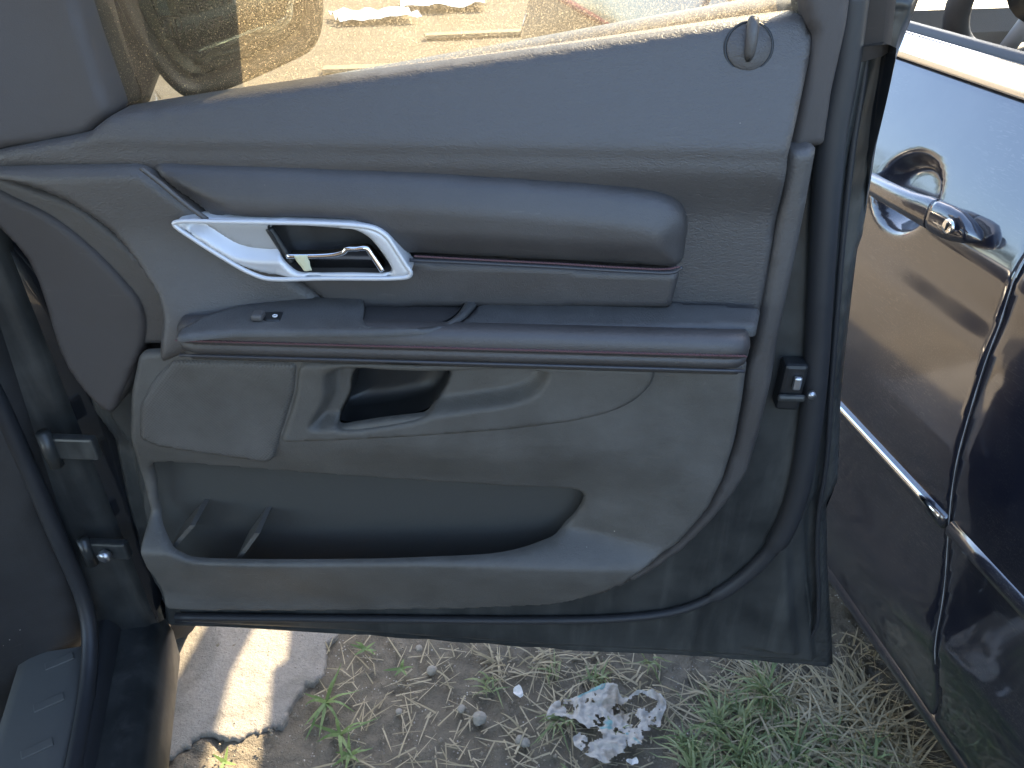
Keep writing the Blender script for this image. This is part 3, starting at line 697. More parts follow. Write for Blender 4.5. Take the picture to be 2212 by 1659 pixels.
# outer skin
def h_skin(u, z): return .135 - .12*sst(.75, 1.15, z) - .035*sst(.6, .33, z)
sk = [(345, 1340), (737, 1360), (1237, 1396), (1475, 1407), (1786, 1428), (1786, 1382), (1778, 1252), (1776, 1106), (1800, 1050), (1806, 887), (1815, 803), (1830, 670), (1845, 553), (1880, 327), (1925, 140), (1935, 90), (1000, 190), (235, 265), (-150, 330), (-60, 420), (60, 600), (200, 960), (290, 1230)]
skP = corners(np.array([DOOR.on(x, y, lambda a, b: -(h_skin(a, b)-.032))[[0, 2]] for x, y in sk]), .01)
V, Fc = patch_geo(skP, h_skin, .012, .008, .03)
mesh_obj('outer_skin', [(v[0], v[2], v[1]) for v in V], [f[::-1] for f in Fc], M['paint_black'], D)
# ------------------------------------------------------------------ wing mirror
MC = DOOR.vert(446, -108, -.065)
mc = np.array([MC[0], .065, MC[2]])
gx = [(-.0, 0)]
mt = Matrix.Translation(Vector(mc)) @ Matrix.Rotation(R(16), 4, 'Z') @ Matrix.Rotation(R(8), 4, 'X')
def mirror_pt(x, y, z): return tuple(mt @ Vector((x, y, z)))
MIRS = (.70, 1.12)
go = [(-.098, .078), (-.105, .03), (-.092, -.045), (-.066, -.085), (-.045, -.094), (-.01, -.088), (.06, -.072), (.092, -.062), (.106, -.045), (.110, .0), (.108, .06), (.098, .085), (.06, .093), (-.06, .09)]
gP2 = catmull(np.array(go)*np.array(MIRS), 5)
V, Fc = patch_geo(gP2, 0, .012, .0015, .004)
mesh_obj('mirror_glass', [mirror_pt(v[0], -v[2], v[1]) for v in V], Fc, M['mirror'], D)
V = []; nP = len(gP2); lv_ = [(.012, 1.02), (-.004, 1.03), (-.014, 1.08), (-.014, 1.16), (.0, 1.22), (.02, 1.23), (.06, 1.12), (.09, .98), (.11, .7), (.115, .2)]
for y, k in lv_:
    for p in gP2: V.append(mirror_pt(p[0]*k, y, p[1]*k))
Fc = [(a*nP+i, a*nP+(i+1) % nP, (a+1)*nP+(i+1) % nP, (a+1)*nP+i) for a in range(len(lv_)-1) for i in range(nP)] + [tuple((len(lv_)-1)*nP+i for i in range(nP))]
mesh_obj('mirror_housing', V, Fc, M['darkplastic'], D)
# mirror arm
a0 = Vector(mirror_pt(-.09, .05, -.06)); b0 = Vector((-.43, .03, beltz(-.43)+.02))
tube('mirror_arm', [a0, a0.lerp(b0, .4)+Vector((0, .0, -.02)), a0.lerp(b0, .8)+Vector((0, 0, -.015)), b0], [.05, .055, .06, .07], M['darkplastic'], D, 14, squash=.9)
def text_mesh(name, body, size, mtx, mat, par, ext=.0002):
    cu = bpy.data.curves.new(name, 'FONT'); cu.body = body; cu.size = size; cu.extrude = ext
    o = bpy.data.objects.new(name, cu); COL.objects.link(o); bpy.context.view_layer.update()
    me = bpy.data.meshes.new_from_object(o.evaluated_get(bpy.context.evaluated_depsgraph_get())); bpy.data.objects.remove(o)
    me.transform(mtx); me.materials.clear(); me.materials.append(mat)
    q = bpy.data.objects.new(name, me); COL.objects.link(q); q.parent = par; return q
up90 = Matrix.Rotation(math.pi/2, 4, 'X')
text_mesh('mirror_print', 'OBJECTS IN MIRROR ARE', .0105, mt @ Matrix.Translation((-.034, -.003, -.052)) @ Matrix.Rotation(R(-12), 4, 'Y') @ up90, M['black_print'], D)
text_mesh('mirror_print', 'CLOSER THAN THEY APPEAR', .0105, mt @ Matrix.Translation((-.032, -.003, -.068)) @ Matrix.Rotation(R(-12), 4, 'Y') @ up90, M['black_print'], D)
hs = []
cx, cz = -.044, -.058
def mp_(x, z): return mirror_pt(cx+x, -.003, cz+z)
tube('heater_symbol', [mp_(-.003, -.005), mp_(-.009, -.005), mp_(-.009, .005), mp_(.009, .005), mp_(.009, -.005), mp_(.003, -.005)], .0009, M['black_print'], D, 5)
for k in (-.004, 0, .004):
    tube('heater_symbol', [mp_(k+.001*math.sin(t_*3), -.010+t_*.0022) for t_ in range(7)], .0008, M['black_print'], D, 5)
# ------------------------------------------------------------------ hinges
def hinge(px, py, s=1):
    q = DOOR.vert(px, py, .02); 
    box('hinge', (q[0]+.005, -.024, q[2]), (.055*s, .012, .030*s), M['shell'], D, .003)
    tube('hinge_pin', [(q[0]-.02, -.03, q[2]-.024*s), (q[0]-.02, -.03, q[2]+.024*s)], .008*s, M['shell'], D, 12)
hinge(155, 960); hinge(232, 1180, .9)
q = DOOR.vert(227, 1200, .035); tube('hinge_bolt', [(q[0], -.032, q[2]), (q[0], -.040, q[2])], .008, M['steel'], D, 6)

# ------------------------------------------------------------------ own car: body around the opening
C = car
def cflat(px, py, z): return CARF.flat(px, py, z)
SILL = [(.000, .27), (.004, .33), (.000, .36), (-.008, .372), (-.020, .378), (-.030, .380), (-.052, .381), (-.056, .392), (-.062, .402), (-.070, .404), (-.077, .400), (-.082, .395), (-.10, .396), (-.15, .400), (-.165, .398), (-.172, .385), (-.19, .34), (-.30, .33)]
def csweep(name, prof, y0, y1, mat, n=2):
    V = []; 
    for y in np.linspace(y0, y1, n):
        for x, z in prof: V.append((x, y, z))
    k = len(prof); Fc = [(i*k+j, (i+1)*k+j, (i+1)*k+j+1, i*k+j+1) for i in range(n-1) for j in range(k-1)]
    return mesh_obj(name, V, Fc, mat, C)
csweep('sill', SILL[:9], -1.3, .06, M['shell'], 6)
csweep('sill_seal', [(-.050, .384), (-.054, .396), (-.060, .406), (-.068, .409), (-.076, .405), (-.082, .396)], -1.3, .05, M['rubber'], 6)
csweep('scuff_plate', [(-.080, .399), (-.084, .403), (-.10, .404), (-.150, .408), (-.163, .405), (-.170, .392), (-.178, .37)], -1.2, .0, M['scuff'], 6)
for k in range(9):
    y = -.02 - k*.062
    box('scuff_rib', (-.112, y, .4055), (.034, .012, .003), M['scuff'], C, .001, (R(18), 'Z'))
csweep('floor_carpet', [(-.17, .385), (-.20, .33), (-.24, .31), (-.9, .30)], -1.3, .35, M['carpet'], 4)
# hinge pillar and its seal, kick panel, dashboard end
PIL = [(.000, .30), (.0, .30)]
def cpatch(name, pts, y, mat, skirt=.3, r=.02, h=.02, curve=None):
    P = corners(np.array(pts), .03); V, Fc = patch_geo(P, curve if curve else 0., h, r, skirt)
    return mesh_obj(name, [(v[0], y-v[2], v[1]) for v in V], Fc, mat, C)
cpatch('hinge_pillar', [(-.005, .30), (-.005, 1.03), (-.14, 1.05), (-.14, .38), (-.06, .36)], .035, M['shell'], .25, .012, .012)
cpatch('kick_panel', [(-.075, .40), (-.06, .6), (-.045, .8), (-.03, 1.02), (-.5, 1.0), (-.5, .30), (-.17, .30)], -.0, M['darktrim'], .15, .03, .015, lambda a, b: .02*np.sin(a*20)+.01)
cpatch('dashboard', [(-.10, .80), (-.09, 1.06), (-.9, 1.10), (-.9, .70), (-.3, .72)], -.13, M['trim'], .4, .05, .02)
pts = [(-.035, -.01, .42), (-.045, .01, .6), (-.05, .012, .8), (-.052, .012, 1.0), (-.06, .05, 1.1), (-.1, .2, 1.25), (-.16, -.1, 1.5), (-.2, -.5, 1.6), (-.2, -1.3, 1.62)]
tube('opening_seal', catmull(np.array([(-.065, -.3, .405), (-.068, -.06, .412), (-.066, .0, .46), (-.066, .015, .6), (-.066, .02, .8), (-.066, .02, 1.02)]), 6, False), .010, M['rubber'], C, 10)
# fender, bonnet, wheel, roof: the rest of the car in front of and above the opening
def fender_side(u, z):   # u = car y (forward)
    return .0 + .035*sst(.30, .62, z) - .06*sst(.85, 1.04, z) - .10*sst(.9, 1.3, u)
arch = [(.40+.39*math.cos(a)+.08, .35+.39*math.sin(a)) for a in np.linspace(math.pi, 0, 14)]
fo = [(.045, .27), (.045, 1.0), (.3, 1.0), (.9, .95), (1.25, .82), (1.30, .45), (1.1, .32)] + [(x, max(z, .27)) for x, z in arch[::-1]] 
P = corners(np.array(fo), .01); V, Fc = patch_geo(P, fender_side, .02, .012, .05)
mesh_obj('fender', [(v[2], v[0], v[1]) for v in V], [f for f in Fc], M['paint_black'], C)
V = []; 
for i, x in enumerate(np.linspace(-.02, -1.70, 16)):
    k = 1-abs((x+.86)/.84)**4
    for j, y in enumerate(np.linspace(.05, 1.28, 14)): V.append((x, y, .985+.10*k-.13*sst(.4, 1.3, y)+.02*math.sin(min(1, max(0, (x+1.2)/.2))*3.14)-(.05 if j == 13 else 0)))
Fc = [(i*14+j, (i+1)*14+j, (i+1)*14+j+1, i*14+j+1) for i in range(15) for j in range(13)]
mesh_obj('bonnet', V, Fc, M['paint_black'], C)
box('front_bumper', (-.86, 1.30, .5), (1.55, .25, .45), M['paint_black'], C, .08)
def wheel(par, c, axis_x=True, r=.34, wd=.22, rimmat='silver'):
    V = []; prof = [(r*.62, -wd*.45), (r*.9, -wd*.5), (r*.98, -wd*.4), (r, 0), (r*.98, wd*.4), (r*.9, wd*.5), (r*.62, wd*.45)]; n = 40
    for k in range(n):
        a = 2*math.pi*k/n
        for rr, x in prof: V.append((c[0]+x, c[1]+rr*math.cos(a), c[2]+rr*math.sin(a)))
    m = len(prof); Fc = [(k*m+j, k*m+j+1, ((k+1) % n)*m+j+1, ((k+1) % n)*m+j) for k in range(n) for j in range(m-1)]
    ty = mesh_obj('wheel', V, Fc, M['tyre'], par)
    bm = bmesh.new()
    for sgn in (1,):
        pr = [(r*.63, wd*.44), (r*.6, wd*.46), (r*.56, wd*.35), (r*.55, wd*.1)]
    V = []
    for k in range(n):
        a = 2*math.pi*k/n
        for rr, x in pr: V.append((c[0]+x, c[1]+rr*math.cos(a), c[2]+rr*math.sin(a)))
    m = len(pr); Fc = [(k*m+j, k*m+j+1, ((k+1) % n)*m+j+1, ((k+1) % n)*m+j) for k in range(n) for j in range(m-1)]
    for s in range(5):
        a = 2*math.pi*s/5; b = len(V)
        for rr, hw in ((.03, .03), (r*.58, .022)):
            for t_ in (-1, 1):
                for x in (wd*.38, wd*.28): V.append((c[0]+x, c[1]+rr*math.cos(a)-t_*hw*math.sin(a), c[2]+rr*math.sin(a)+t_*hw*math.cos(a)))
        Fc += [(b, b+2, b+6, b+4), (b, b+4, b+5, b+1), (b+2, b+3, b+7, b+6), (b+1, b+5, b+7, b+3)]
    rim = mesh_obj('rim', V, Fc, M[rimmat], ty); return ty
wheel(C, (-.13, .48, .34))
wheel(C, (-.13, -2.2, .34))
# roof, screen pillar, rear body in simple but real form
RF = [(-.10, 1.52), (-.16, 1.60), (-.35, 1.655), (-.85, 1.67), (-1.35, 1.655), (-1.54, 1.60), (-1.60, 1.52)]
csweep('roof', RF, -2.3, -.25, M['paint_black'], 6)
tube('screen_pillar', [(-.03, .10, 1.02), (-.08, -.10, 1.30), (-.13, -.32, 1.56)], .035, M['soft'], C, 10)
mesh_obj('windscreen', [(-.05, .10, 1.03), (-1.65, .10, 1.03), (-1.52, -.30, 1.60), (-.17, -.30, 1.60)], [(0, 1, 2, 3)], M['car_glass'], C, False)
cP_ = [(-2.75, .30), (-2.75, 1.05), (-1.15, 1.05), (-1.12, .30)]
P = corners(np.array(cP_), .03); V, Fc = patch_geo(P, lambda a, b: .03*sst(.3, .6, b)-.06*sst(.9, 1.05, b), .05, .02, .05)
mesh_obj('rear_door', [(v[2], v[0], v[1]) for v in V], Fc, M['paint_black'], C)
tube('door_pillar', [(-.06, -1.18, .38), (-.05, -1.18, 1.0), (-.16, -1.15, 1.56)], .05, M['soft'], C, 10)
# front seat seen only from other positions
box('seat_cushion', (-.48, -.72, .52), (.50, .52, .20), M['leather'], C, .06)
box('seat_backrest', (-.48, -1.02, .90), (.50, .18, .70), M['leather'], C, .06, None)

# ------------------------------------------------------------------ neighbour car
nb = empty('parked_car', NB, 'glossy dark navy car parked close on the right with chrome window strip', 'car')
# NB local: x = toward the camera/right along its side, y = into the car
def h_nb(a, z):
    r_ = .045 - .045*sst(.42, .22, z) + .022*sst(.45, .70, z) - .004*sst(.80, .86, z) - .075*np.clip((z-.900)/.175, 0, 2)**1.2*1.0
    return r_
b1 = NB.on(1960, 133, h_nb); b2 = NB.on(2212, 213, h_nb)
ZB = (b1[2]+b2[2])/2
seam = [(2290, 430), (2212, 560), (2182, 620), (2155, 687), (2148, 747), (2125, 813), (2110, 863), (2092, 923), (2072, 997), (2052, 1083), (2038, 1173), (2030, 1306), (2034, 1400), (2030, 1460), (2012, 1493), (2016, 1530), (2022, 1560)]
sm = np.array([NB.on(x, y, h_nb)[[0, 2]] for x, y in seam])
sm = sm[np.argsort(sm[:, 1])]
zz = np.linspace(.22, ZB, 30); pf = np.polyfit(sm[:, 1], sm[:, 0], 4); xx = np.polyval(pf, zz)
hx = NB.on(1950, 418, h_nb)
def h_fd(a, z):
    d2 = ((a-hx[0])/.062)**2 + ((z-hx[2])/.052)**2
    return h_nb(a, z) - .028*sst(0, .8, np.clip(1-d2, 0, 1))
AF = -1.15; AW = -2.0
V, Fc = patch_geo(np.array([(AF, .22)] + list(zip(xx-.0013, zz)) + [(AF-.02, ZB), (AF-.02, .6)]), h_fd, .006, .0012, .02)
fd = mesh_obj('front_door', [(v[0], -v[2], v[1]) for v in V], Fc, M['paint_navy'], nb)
V, Fc = patch_geo(np.array(list(zip(xx+.0013, zz)) + [(1.0, ZB), (1.0, .5), (.75, .22)]), h_nb, .008, .0012, .02)
rd = mesh_obj('rear_door', [(v[0], -v[2], v[1]) for v in V], Fc, M['paint_navy'], nb)
# chipped edge of the seam
M['chip'] = simple('chipped_edge', (.34, .34, .34), .6)
pts = [(x-.0012, -float(h_nb(np.array([x]), np.array([z]))[0]), z) for x, z in zip(xx, zz) if z > .35]
bm_pts = catmull(np.array(pts), 3, False)
tube('worn_door_edge', bm_pts, [.0004+.0007*max(0, mnoise.noise(Vector(p)*60)+.15) for p in bm_pts], M['chip'], nb, 6)
na_arch = [(AF-.95+.40*math.cos(a), .36+.40*math.sin(a)) for a in np.linspace(0, math.pi, 14)]
P = np.array([(AF-.024, .24)] + [(AF-.024, ZB)] + [(AW, ZB-.02), (AF-1.5, ZB-.10), (AF-1.75, .7), (AF-1.72, .4), (AF-1.55, .28)] + [(x, max(z, .28)) for x, z in na_arch[::-1]])
V, Fc = patch_geo(P, h_nb, .02, .004, .05)
mesh_obj('fender', [(v[0], -v[2], v[1]) for v in V], Fc, M['paint_navy'], nb)
V = []; nx = 12
for i, x in enumerate(np.linspace(AW+.05, AF-1.72, nx)):
    for j, y in enumerate(np.linspace(.02, 1.66, 14)):
        k = 1-abs((y-.85)/.82)**4; V.append((x, y, ZB-.05+.07*k-.12*sst(0, 1.1, AW-x)))
mesh_obj('bonnet', V, [(i*14+j, (i+1)*14+j, (i+1)*14+j+1, i*14+j+1) for i in range(nx-1) for j in range(13)], M['paint_navy'], nb)
box('front_bumper', (AF-1.78, .85, .5), (.25, 1.55, .45), M['paint_navy'], nb, .08)
def nbwheel(x):
    p = empty('tmp'); 
    ty = wheel(None, (0, 0, 0)); m = Matrix.Translation((x, .14, .33)) @ Matrix.Rotation(math.pi*1.5, 4, 'Z')
    bpy.data.objects.remove(p); ty.parent = nb; ty.matrix_local = m; return ty
nbwheel(AF-.95); nbwheel(1.55)
P = np.array([(1.02, ZB), (1.02, .5), (1.18, .62), (1.4, .74), (1.7, .74), (1.95, .5), (2.0, .28), (2.4, .3), (2.5, .7), (2.45, ZB)])
V, Fc = patch_geo(P, h_nb, .03, .004, .05)
mesh_obj('rear_wing', [(v[0], -v[2], v[1]) for v in V], Fc, M['paint_navy'], nb)
# chrome belt strip, ledge, side window, door frame line
yb = -float(h_nb(np.array([0.]), np.array([ZB]))[0])
st_ = np.linspace(-1.55, 1.0, 30)
M['belt_chrome'] = simple('belt_chrome', (.85, .84, .82), .12, 1)
sweep('belt_moulding', [(yb-.003, ZB+.001), (yb-.006, ZB+.004), (yb-.003, ZB+.012), (yb+.004, ZB+.024), (yb+.012, ZB+.030), (yb+.020, ZB+.031), (yb+.022, ZB)], list(st_), M['belt_chrome'], nb)
sweep('window_seal', [(yb+.018, ZB+.030), (yb+.020, ZB+.038), (yb+.028, ZB+.040), (yb+.032, ZB+.02)], list(st_), M['rubber'], nb)
tube('screen_pillar', [(-2.08, yb+.03, ZB-.01), (-1.75, yb+.06, ZB+.22), (-1.45, yb+.10, ZB+.315), (-.95, yb+.18, ZB+.42)], .045, M['paint_navy'], nb, 10)
tube('rear_pillar', [(1.5, yb+.03, ZB), (1.15, yb+.16, ZB+.3), (.9, yb+.20, ZB+.44)], .045, M['paint_navy'], nb, 10)
tube('door_pillar', [(.18, yb+.035, ZB), (.12, yb+.19, ZB+.43)], .035, M['paint_navy'], nb, 10)
V = []
for i, x in enumerate(np.linspace(-1.0, 1.0, 8)):
    for j, y in enumerate(np.linspace(yb+.18, yb+1.42, 8)): V.append((x, y, ZB+.43+.07*(1-abs((j-3.5)/3.5)**3)-.02*abs(i-3.5)/3.5))
mesh_obj('roof', V, [(i*8+j, (i+1)*8+j, (i+1)*8+j+1, i*8+j+1) for i in range(7) for j in range(7)], M['paint_navy'], nb)
mesh_obj('windscreen', [(AW, .08, ZB+.0), (AW, 1.60, ZB+.0), (-1.0, 1.42, ZB+.43), (-1.0, .26, ZB+.43)], [(0, 1, 2, 3)], M['car_glass'], nb, False)
mesh_obj('far_side', [(AF-1.7, 1.66, .25), (2.4, 1.66, .25), (2.4, 1.62, ZB-.02), (AF-1.7, 1.62, ZB-.12)], [(0, 1, 2, 3)], M['paint_navy'], nb, False)
# interior: inner door top, dash, steering wheel, seat
sweep('inner_door_trim', [(yb+.035, ZB+.025), (yb+.07, ZB+.028), (yb+.10, ZB+.01), (yb+.12, ZB-.15), (yb+.14, ZB-.5)], [AF, .98], M['trim'], nb)
box('dashboard', (-1.45, .85, ZB-.13), (.8, 1.45, .24), M['trim'], nb, .06)
wc = NB.loc(NB.world(np.array([0, 0, 0]))); 
# steering wheel ring: centre from its place in the cabin
sw_c = NB.loc(CAM + ray(2300, -60)*1.40)
ring = []; tlt = R(28)
for a in np.linspace(0, 2*math.pi, 41):
    ring.append((sw_c[0]+.185*math.sin(a)*math.sin(tlt), sw_c[1]+.185*math.cos(a), sw_c[2]+.185*math.sin(a)*math.cos(tlt)))
tube('steering_wheel', ring, .023, M['leather'], nb, 12, False)
tube('steering_hub', [(sw_c[0]+.01, sw_c[1], sw_c[2]), (sw_c[0]-.05, sw_c[1], sw_c[2]-.02)], [.065, .075], M['darkplastic'], nb, 20)
for a in (R(0), R(180), R(270)):
    tube('steering_spoke', [(sw_c[0], sw_c[1], sw_c[2]), (sw_c[0]+.18*math.sin(a)*math.sin(tlt), sw_c[1]+.18*math.cos(a), sw_c[2]+.18*math.sin(a)*math.cos(tlt))], .016, M['silver2'], nb, 8)
box('seat', (.10, .50, .75), (.16, .48, .75), M['leather'], nb, .07); box('seat_cushion', (-.2, .5, .45), (.5, .5, .18), M['leather'], nb, .06)
mesh_obj('cabin_floor', [(AF-1.2, .1, .25), (2.4, .1, .25), (2.4, 1.64, .25), (AF-1.2, 1.64, .25)], [(0, 1, 2, 3)], M['darkplastic'], nb, False)
# side moulding and lower crease
m1 = NB.on(1826, 900, h_nb); m2 = NB.on(2212, 1296, h_nb); zm = (m1[2]+m2[2])/2
def nbs(a, z): return -float(h_nb(np.array([a]), np.array([z]))[0])
ym = nbs(0, zm)
sweep('side_moulding', [(ym+.002, zm+.012), (ym-.005, zm+.010), (ym-.008, zm), (ym-.005, zm-.010), (ym+.002, zm-.012)], list(np.linspace(AF+.02, float(np.interp(zm, zz, xx))-.006, 24)), M['paint_navy'], fd and nb)
sweep('side_moulding', [(ym+.002, zm+.012), (ym-.005, zm+.010), (ym-.008, zm), (ym-.005, zm-.010), (ym+.002, zm-.012)], list(np.linspace(float(np.interp(zm, zz, xx))+.004, .98, 16)), M['paint_navy'], nb)
sweep('moulding_strip', [(ym-.007, zm+.0085), (ym-.0095, zm+.006), (ym-.0098, zm+.002), (ym-.007, zm-.0005)], list(np.linspace(AF+.02, float(np.interp(zm, zz, xx))-.012, 24)), M['belt_chrome'], nb)
zs = .235; ysl = nbs(0, zs)
sweep('sill', [(ysl+.004, .245), (ysl-.004, .235), (ysl-.002, .218), (ysl+.01, .205), (ysl+.15, .20)], [AF, 1.0], M['paint_navy'], nb)
# handle
def nbh(px, py, off): 
    p = NB.vert(px, py, off); return p
hp = [(1825, 372), (1875, 393), (1925, 420), (1965, 440), (2000, 455), (2016, 463)]
hr = [.010, .013, .0145, .0155, .018, .0185]
def bar(name, pts, half, off, mat, par, th=.008, offs=None):
    V = []; seg = 14
    C_ = catmull(np.array([nbh(x, y, off if offs is None else offs[i]) for i, (x, y) in enumerate(pts)]), 5, False); Hh = np.interp(np.linspace(0, len(half)-1, len(C_)), range(len(half)), half)
    for p, hh in zip(C_, Hh):
        for k in range(seg):
            a = 2*math.pi*k/seg; V.append((p[0], p[1]-math.copysign(abs(math.sin(a))**.8, math.sin(a))*min(th, hh*1.2), p[2]+math.copysign(abs(math.cos(a))**.9, math.cos(a))*hh))
    n = len(C_); Fc = [(i*seg+k, (i+1)*seg+k, (i+1)*seg+(k+1) % seg, i*seg+(k+1) % seg) for i in range(n-1) for k in range(seg)]
    Fc += [tuple(range(seg)), tuple((n-1)*seg+k for k in range(seg))[::-1]]
    return mesh_obj(name, V, Fc, mat, par)
bar('door_handle', hp, hr, .087, M['paint_navy'], fd, .010, [.073, .081, .087, .088, .086, .085])
hp2 = [(2020, 465), (2045, 478), (2070, 490), (2095, 504), (2112, 515), (2120, 520)]
bar('handle_cap', hp2, [.0185, .0195, .018, .0125, .006, .001], .081, M['paint_navy'], fd, .011, [.085, .082, .078, .073, .069, .067])
kc = nbh(2051, 489, .093); kc = np.array([kc[0], kc[1], kc[2]])
V = []; 
def kdisc(name, c, r, th, mat):
    Vs = []; prof = [(r, 0), (r, -th), (r*.85, -th*1.2), (0.0001, -th*1.2)]; n = 24
    for k in range(n):
        a = 2*math.pi*k/n
        for rr, y in prof: Vs.append((c[0]+rr*math.cos(a), c[1]+y, c[2]+rr*math.sin(a)))
    m = len(prof); return mesh_obj(name, Vs, [(k*m+j, k*m+j+1, ((k+1) % n)*m+j+1, ((k+1) % n)*m+j) for k in range(n) for j in range(m-1)], mat, fd)
kdisc('lock_cylinder', kc, .0085, .003, M['chrome'])
box('keyhole', (kc[0], kc[1]-.004, kc[2]), (.0012, .002, .009), M['darkplastic'], fd, 0)

# ------------------------------------------------------------------ ground details
def gz(x, y): return 0.0
def strip(V, Fc, base, dirh, L, wd, bend, lift, n=5):
    px_, py_, pz_ = base; i0 = len(V); sx, sy = -dirh[1], dirh[0]
    for k in range(n+1):
        t_ = k/n; hx_ = L*(t_*math.cos(lift)+.0); zc = L*t_*math.sin(lift) - bend*L*t_*t_
        x = px_+dirh[0]*hx_; y = py_+dirh[1]*hx_; z = max(pz_+zc, .004+.003*t_); ww = wd*(1-t_**2.2)+.0003
        V.append((x+sx*ww, y+sy*ww, z)); V.append((x-sx*ww, y-sy*ww, z+ww*.5))
    for k in range(n): a = i0+2*k; Fc.append((a, a+1, a+3, a+2))
def tuft(V, Fc, c, n, L, R_=.015, wd=.0016, flat=.0):
    for _ in range(n):
        a = random.uniform(0, 6.283); l = L*random.uniform(.45, 1.1); rr = R_*math.sqrt(random.random()); b = random.uniform(0, 6.28)
        strip(V, Fc, (c[0]+rr*math.cos(b), c[1]+rr*math.sin(b), c[2] if len(c) > 2 else .0), (math.cos(a), math.sin(a)), l, wd*random.uniform(.6, 1.3), random.uniform(.5, 1.1), R(random.uniform(15, 65)*(1-flat)+5))
def gp(px, py, z=.008): p = WORLD.flat(px, py, z); return (p[0], p[1], z)
V = []; Fc = []; V2 = []; F2 = []
for (x, y, n, L) in [(1330, 1590, 12, .05), (1490, 1620, 40, .10), (1550, 1570, 60, .12), (1600, 1545, 40, .10), (1650, 1500, 60, .13), (1690, 1580, 35, .10), (1600, 1635, 60, .13), (1720, 1640, 50, .12), (1800, 1610, 40, .11), (1880, 1650, 30, .11), (1210, 1560, 18, .07), (1060, 1480, 14, .06), (1290, 1470, 20, .06), (1190, 1450, 10, .05), (1400, 1430, 12, .06), (1500, 1680, 60, .13), (1650, 1700, 60, .13), (1840, 1700, 50, .12), (1250, 1690, 10, .05)]:
    tuft(V, Fc, gp(x, y), n, L)
for (x, y, n, L) in [(1650, 1485, 40, .13), (1700, 1530, 60, .14), (1790, 1560, 80, .15), (1860, 1540, 60, .14), (1900, 1590, 70, .15), (1820, 1620, 80, .15), (1750, 1590, 60, .14), (1930, 1640, 60, .15), (1960, 1680, 60, .14), (1850, 1500, 30, .12), (1550, 1500, 20, .1), (1080, 1440, 16, .07), (1180, 1430, 22, .07), (1290, 1440, 20, .07), (1380, 1460, 14, .07), (1120, 1600, 8, .07), (1220, 1530, 14, .08), (1880, 1700, 80, .15), (1700, 1690, 60, .15), (1560, 1600, 20, .13), (1860, 1420, 10, .07), (1830, 1390, 6, .05)]:
    tuft(V2, F2, gp(x, y), n, L*1.15, R_=.03, flat=.45, wd=.0014)
for _ in range(520):
    x = random.uniform(700, 1900); y = random.uniform(1390, 1670)
    p = gp(x, y, .004); a = random.uniform(0, 6.28); strip(V2, F2, p, (math.cos(a), math.sin(a)), random.uniform(.012, .07), random.uniform(.0005, .0014), .25, R(random.uniform(4, 14)))
tag(mesh_obj('grass', V, Fc, M['grass'], None, False), 'green grass blades growing on the soil below the door', 'grass', kind='stuff')
tag(mesh_obj('dry_grass', V2, F2, M['straw'], None, False), 'dry straw coloured grass matted below the door corner', 'grass', kind='stuff')
# weed seedlings
def weed(px, py, label, n=6, L=.045, seed=1):
    random.seed(seed); c = gp(px, py, .008); Vw = []; Fw = []
    for k in range(n):
        a = 6.28*k/n + random.uniform(-.5, .5); strip(Vw, Fw, (0, 0, 0), (math.cos(a), math.sin(a)), L*random.uniform(.7, 1.2), .0028, .75, R(random.uniform(25, 60)), 6)
    o = mesh_obj('weed', Vw, Fw, M['weed'], None, False); o.location = c
    tag(o, label, 'weed', 'young weeds in the soil'); 
weed(705, 1520, 'largest spidery weed, beside the concrete edge left of centre', 10, .085, 1)
weed(735, 1590, 'bright green weed at the bottom, right of the sunlit concrete', 7, .07, 2)
weed(487, 1650, 'tiny yellow green shoot at the bottom edge below the sunlit concrete', 4, .03, 3)
weed(790, 1405, 'small weed right under the door bottom edge', 6, .04, 4)
weed(868, 1448, 'small star shaped weed in the bare soil beneath the door middle', 6, .035, 5)
weed(755, 1635, 'leafy weed at the bottom edge of the bare soil', 7, .05, 6)
random.seed(11)
# torn wrapper on the grass
def crumple(name, px, seed, label, mat, lift=.012, h=.004, tear=0):
    P = catmull(np.array([WORLD.flat(x, y, .012)[:2] for x, y in px]), 4)
    P = np.array([p + np.array([mnoise.noise(Vector((p[0]*90, p[1]*90, seed))), mnoise.noise(Vector((p[0]*90, p[1]*90, seed+5)))])*.005 for p in P])
    V, Fc = patch_geo(P, 0, h, .0001, 0)
    if tear: Fc = [f for f in Fc if mnoise.noise(Vector((V[f[0]][0]*38, V[f[0]][1]*38, seed+.5)))+.35*mnoise.noise(Vector((V[f[0]][0]*130, V[f[0]][1]*130, seed))) < tear]
    V = [(v[0], v[1], .012 + lift*(.6+mnoise.noise(Vector((v[0]*14, v[1]*14, seed)))) + .009*abs(mnoise.noise(Vector((v[0]*45, v[1]*45, seed+2)))) + .003*mnoise.noise(Vector((v[0]*120, v[1]*120, seed+3)))) for v in V]
    o = mesh_obj(name, V, Fc, mat, None, True); tag(o, label, 'litter'); return o
wr = crumple('torn_wrapper', [(1180, 1556), (1196, 1520), (1240, 1508), (1300, 1486), (1325, 1480), (1345, 1512), (1380, 1498), (1434, 1512), (1428, 1560), (1408, 1602), (1370, 1628), (1335, 1636), (1316, 1656), (1240, 1616), (1236, 1600), (1270, 1580), (1240, 1556), (1215, 1548)], 3, 'torn crumpled white and teal wrapper lying in the grass', M['wrapper'], .010, .0022, .20)
crumple('paper_scrap', [(1350, 1652), (1362, 1642), (1382, 1646), (1372, 1656)], 8, 'small white paper scrap just below the torn wrapper', M['paper'], .004, .002)
crumple('paper_scrap', [(1108, 1492), (1118, 1484), (1130, 1494), (1128, 1508), (1115, 1506)], 9, 'small red and white paper scrap left of the torn wrapper', M['paper'], .004, .002)
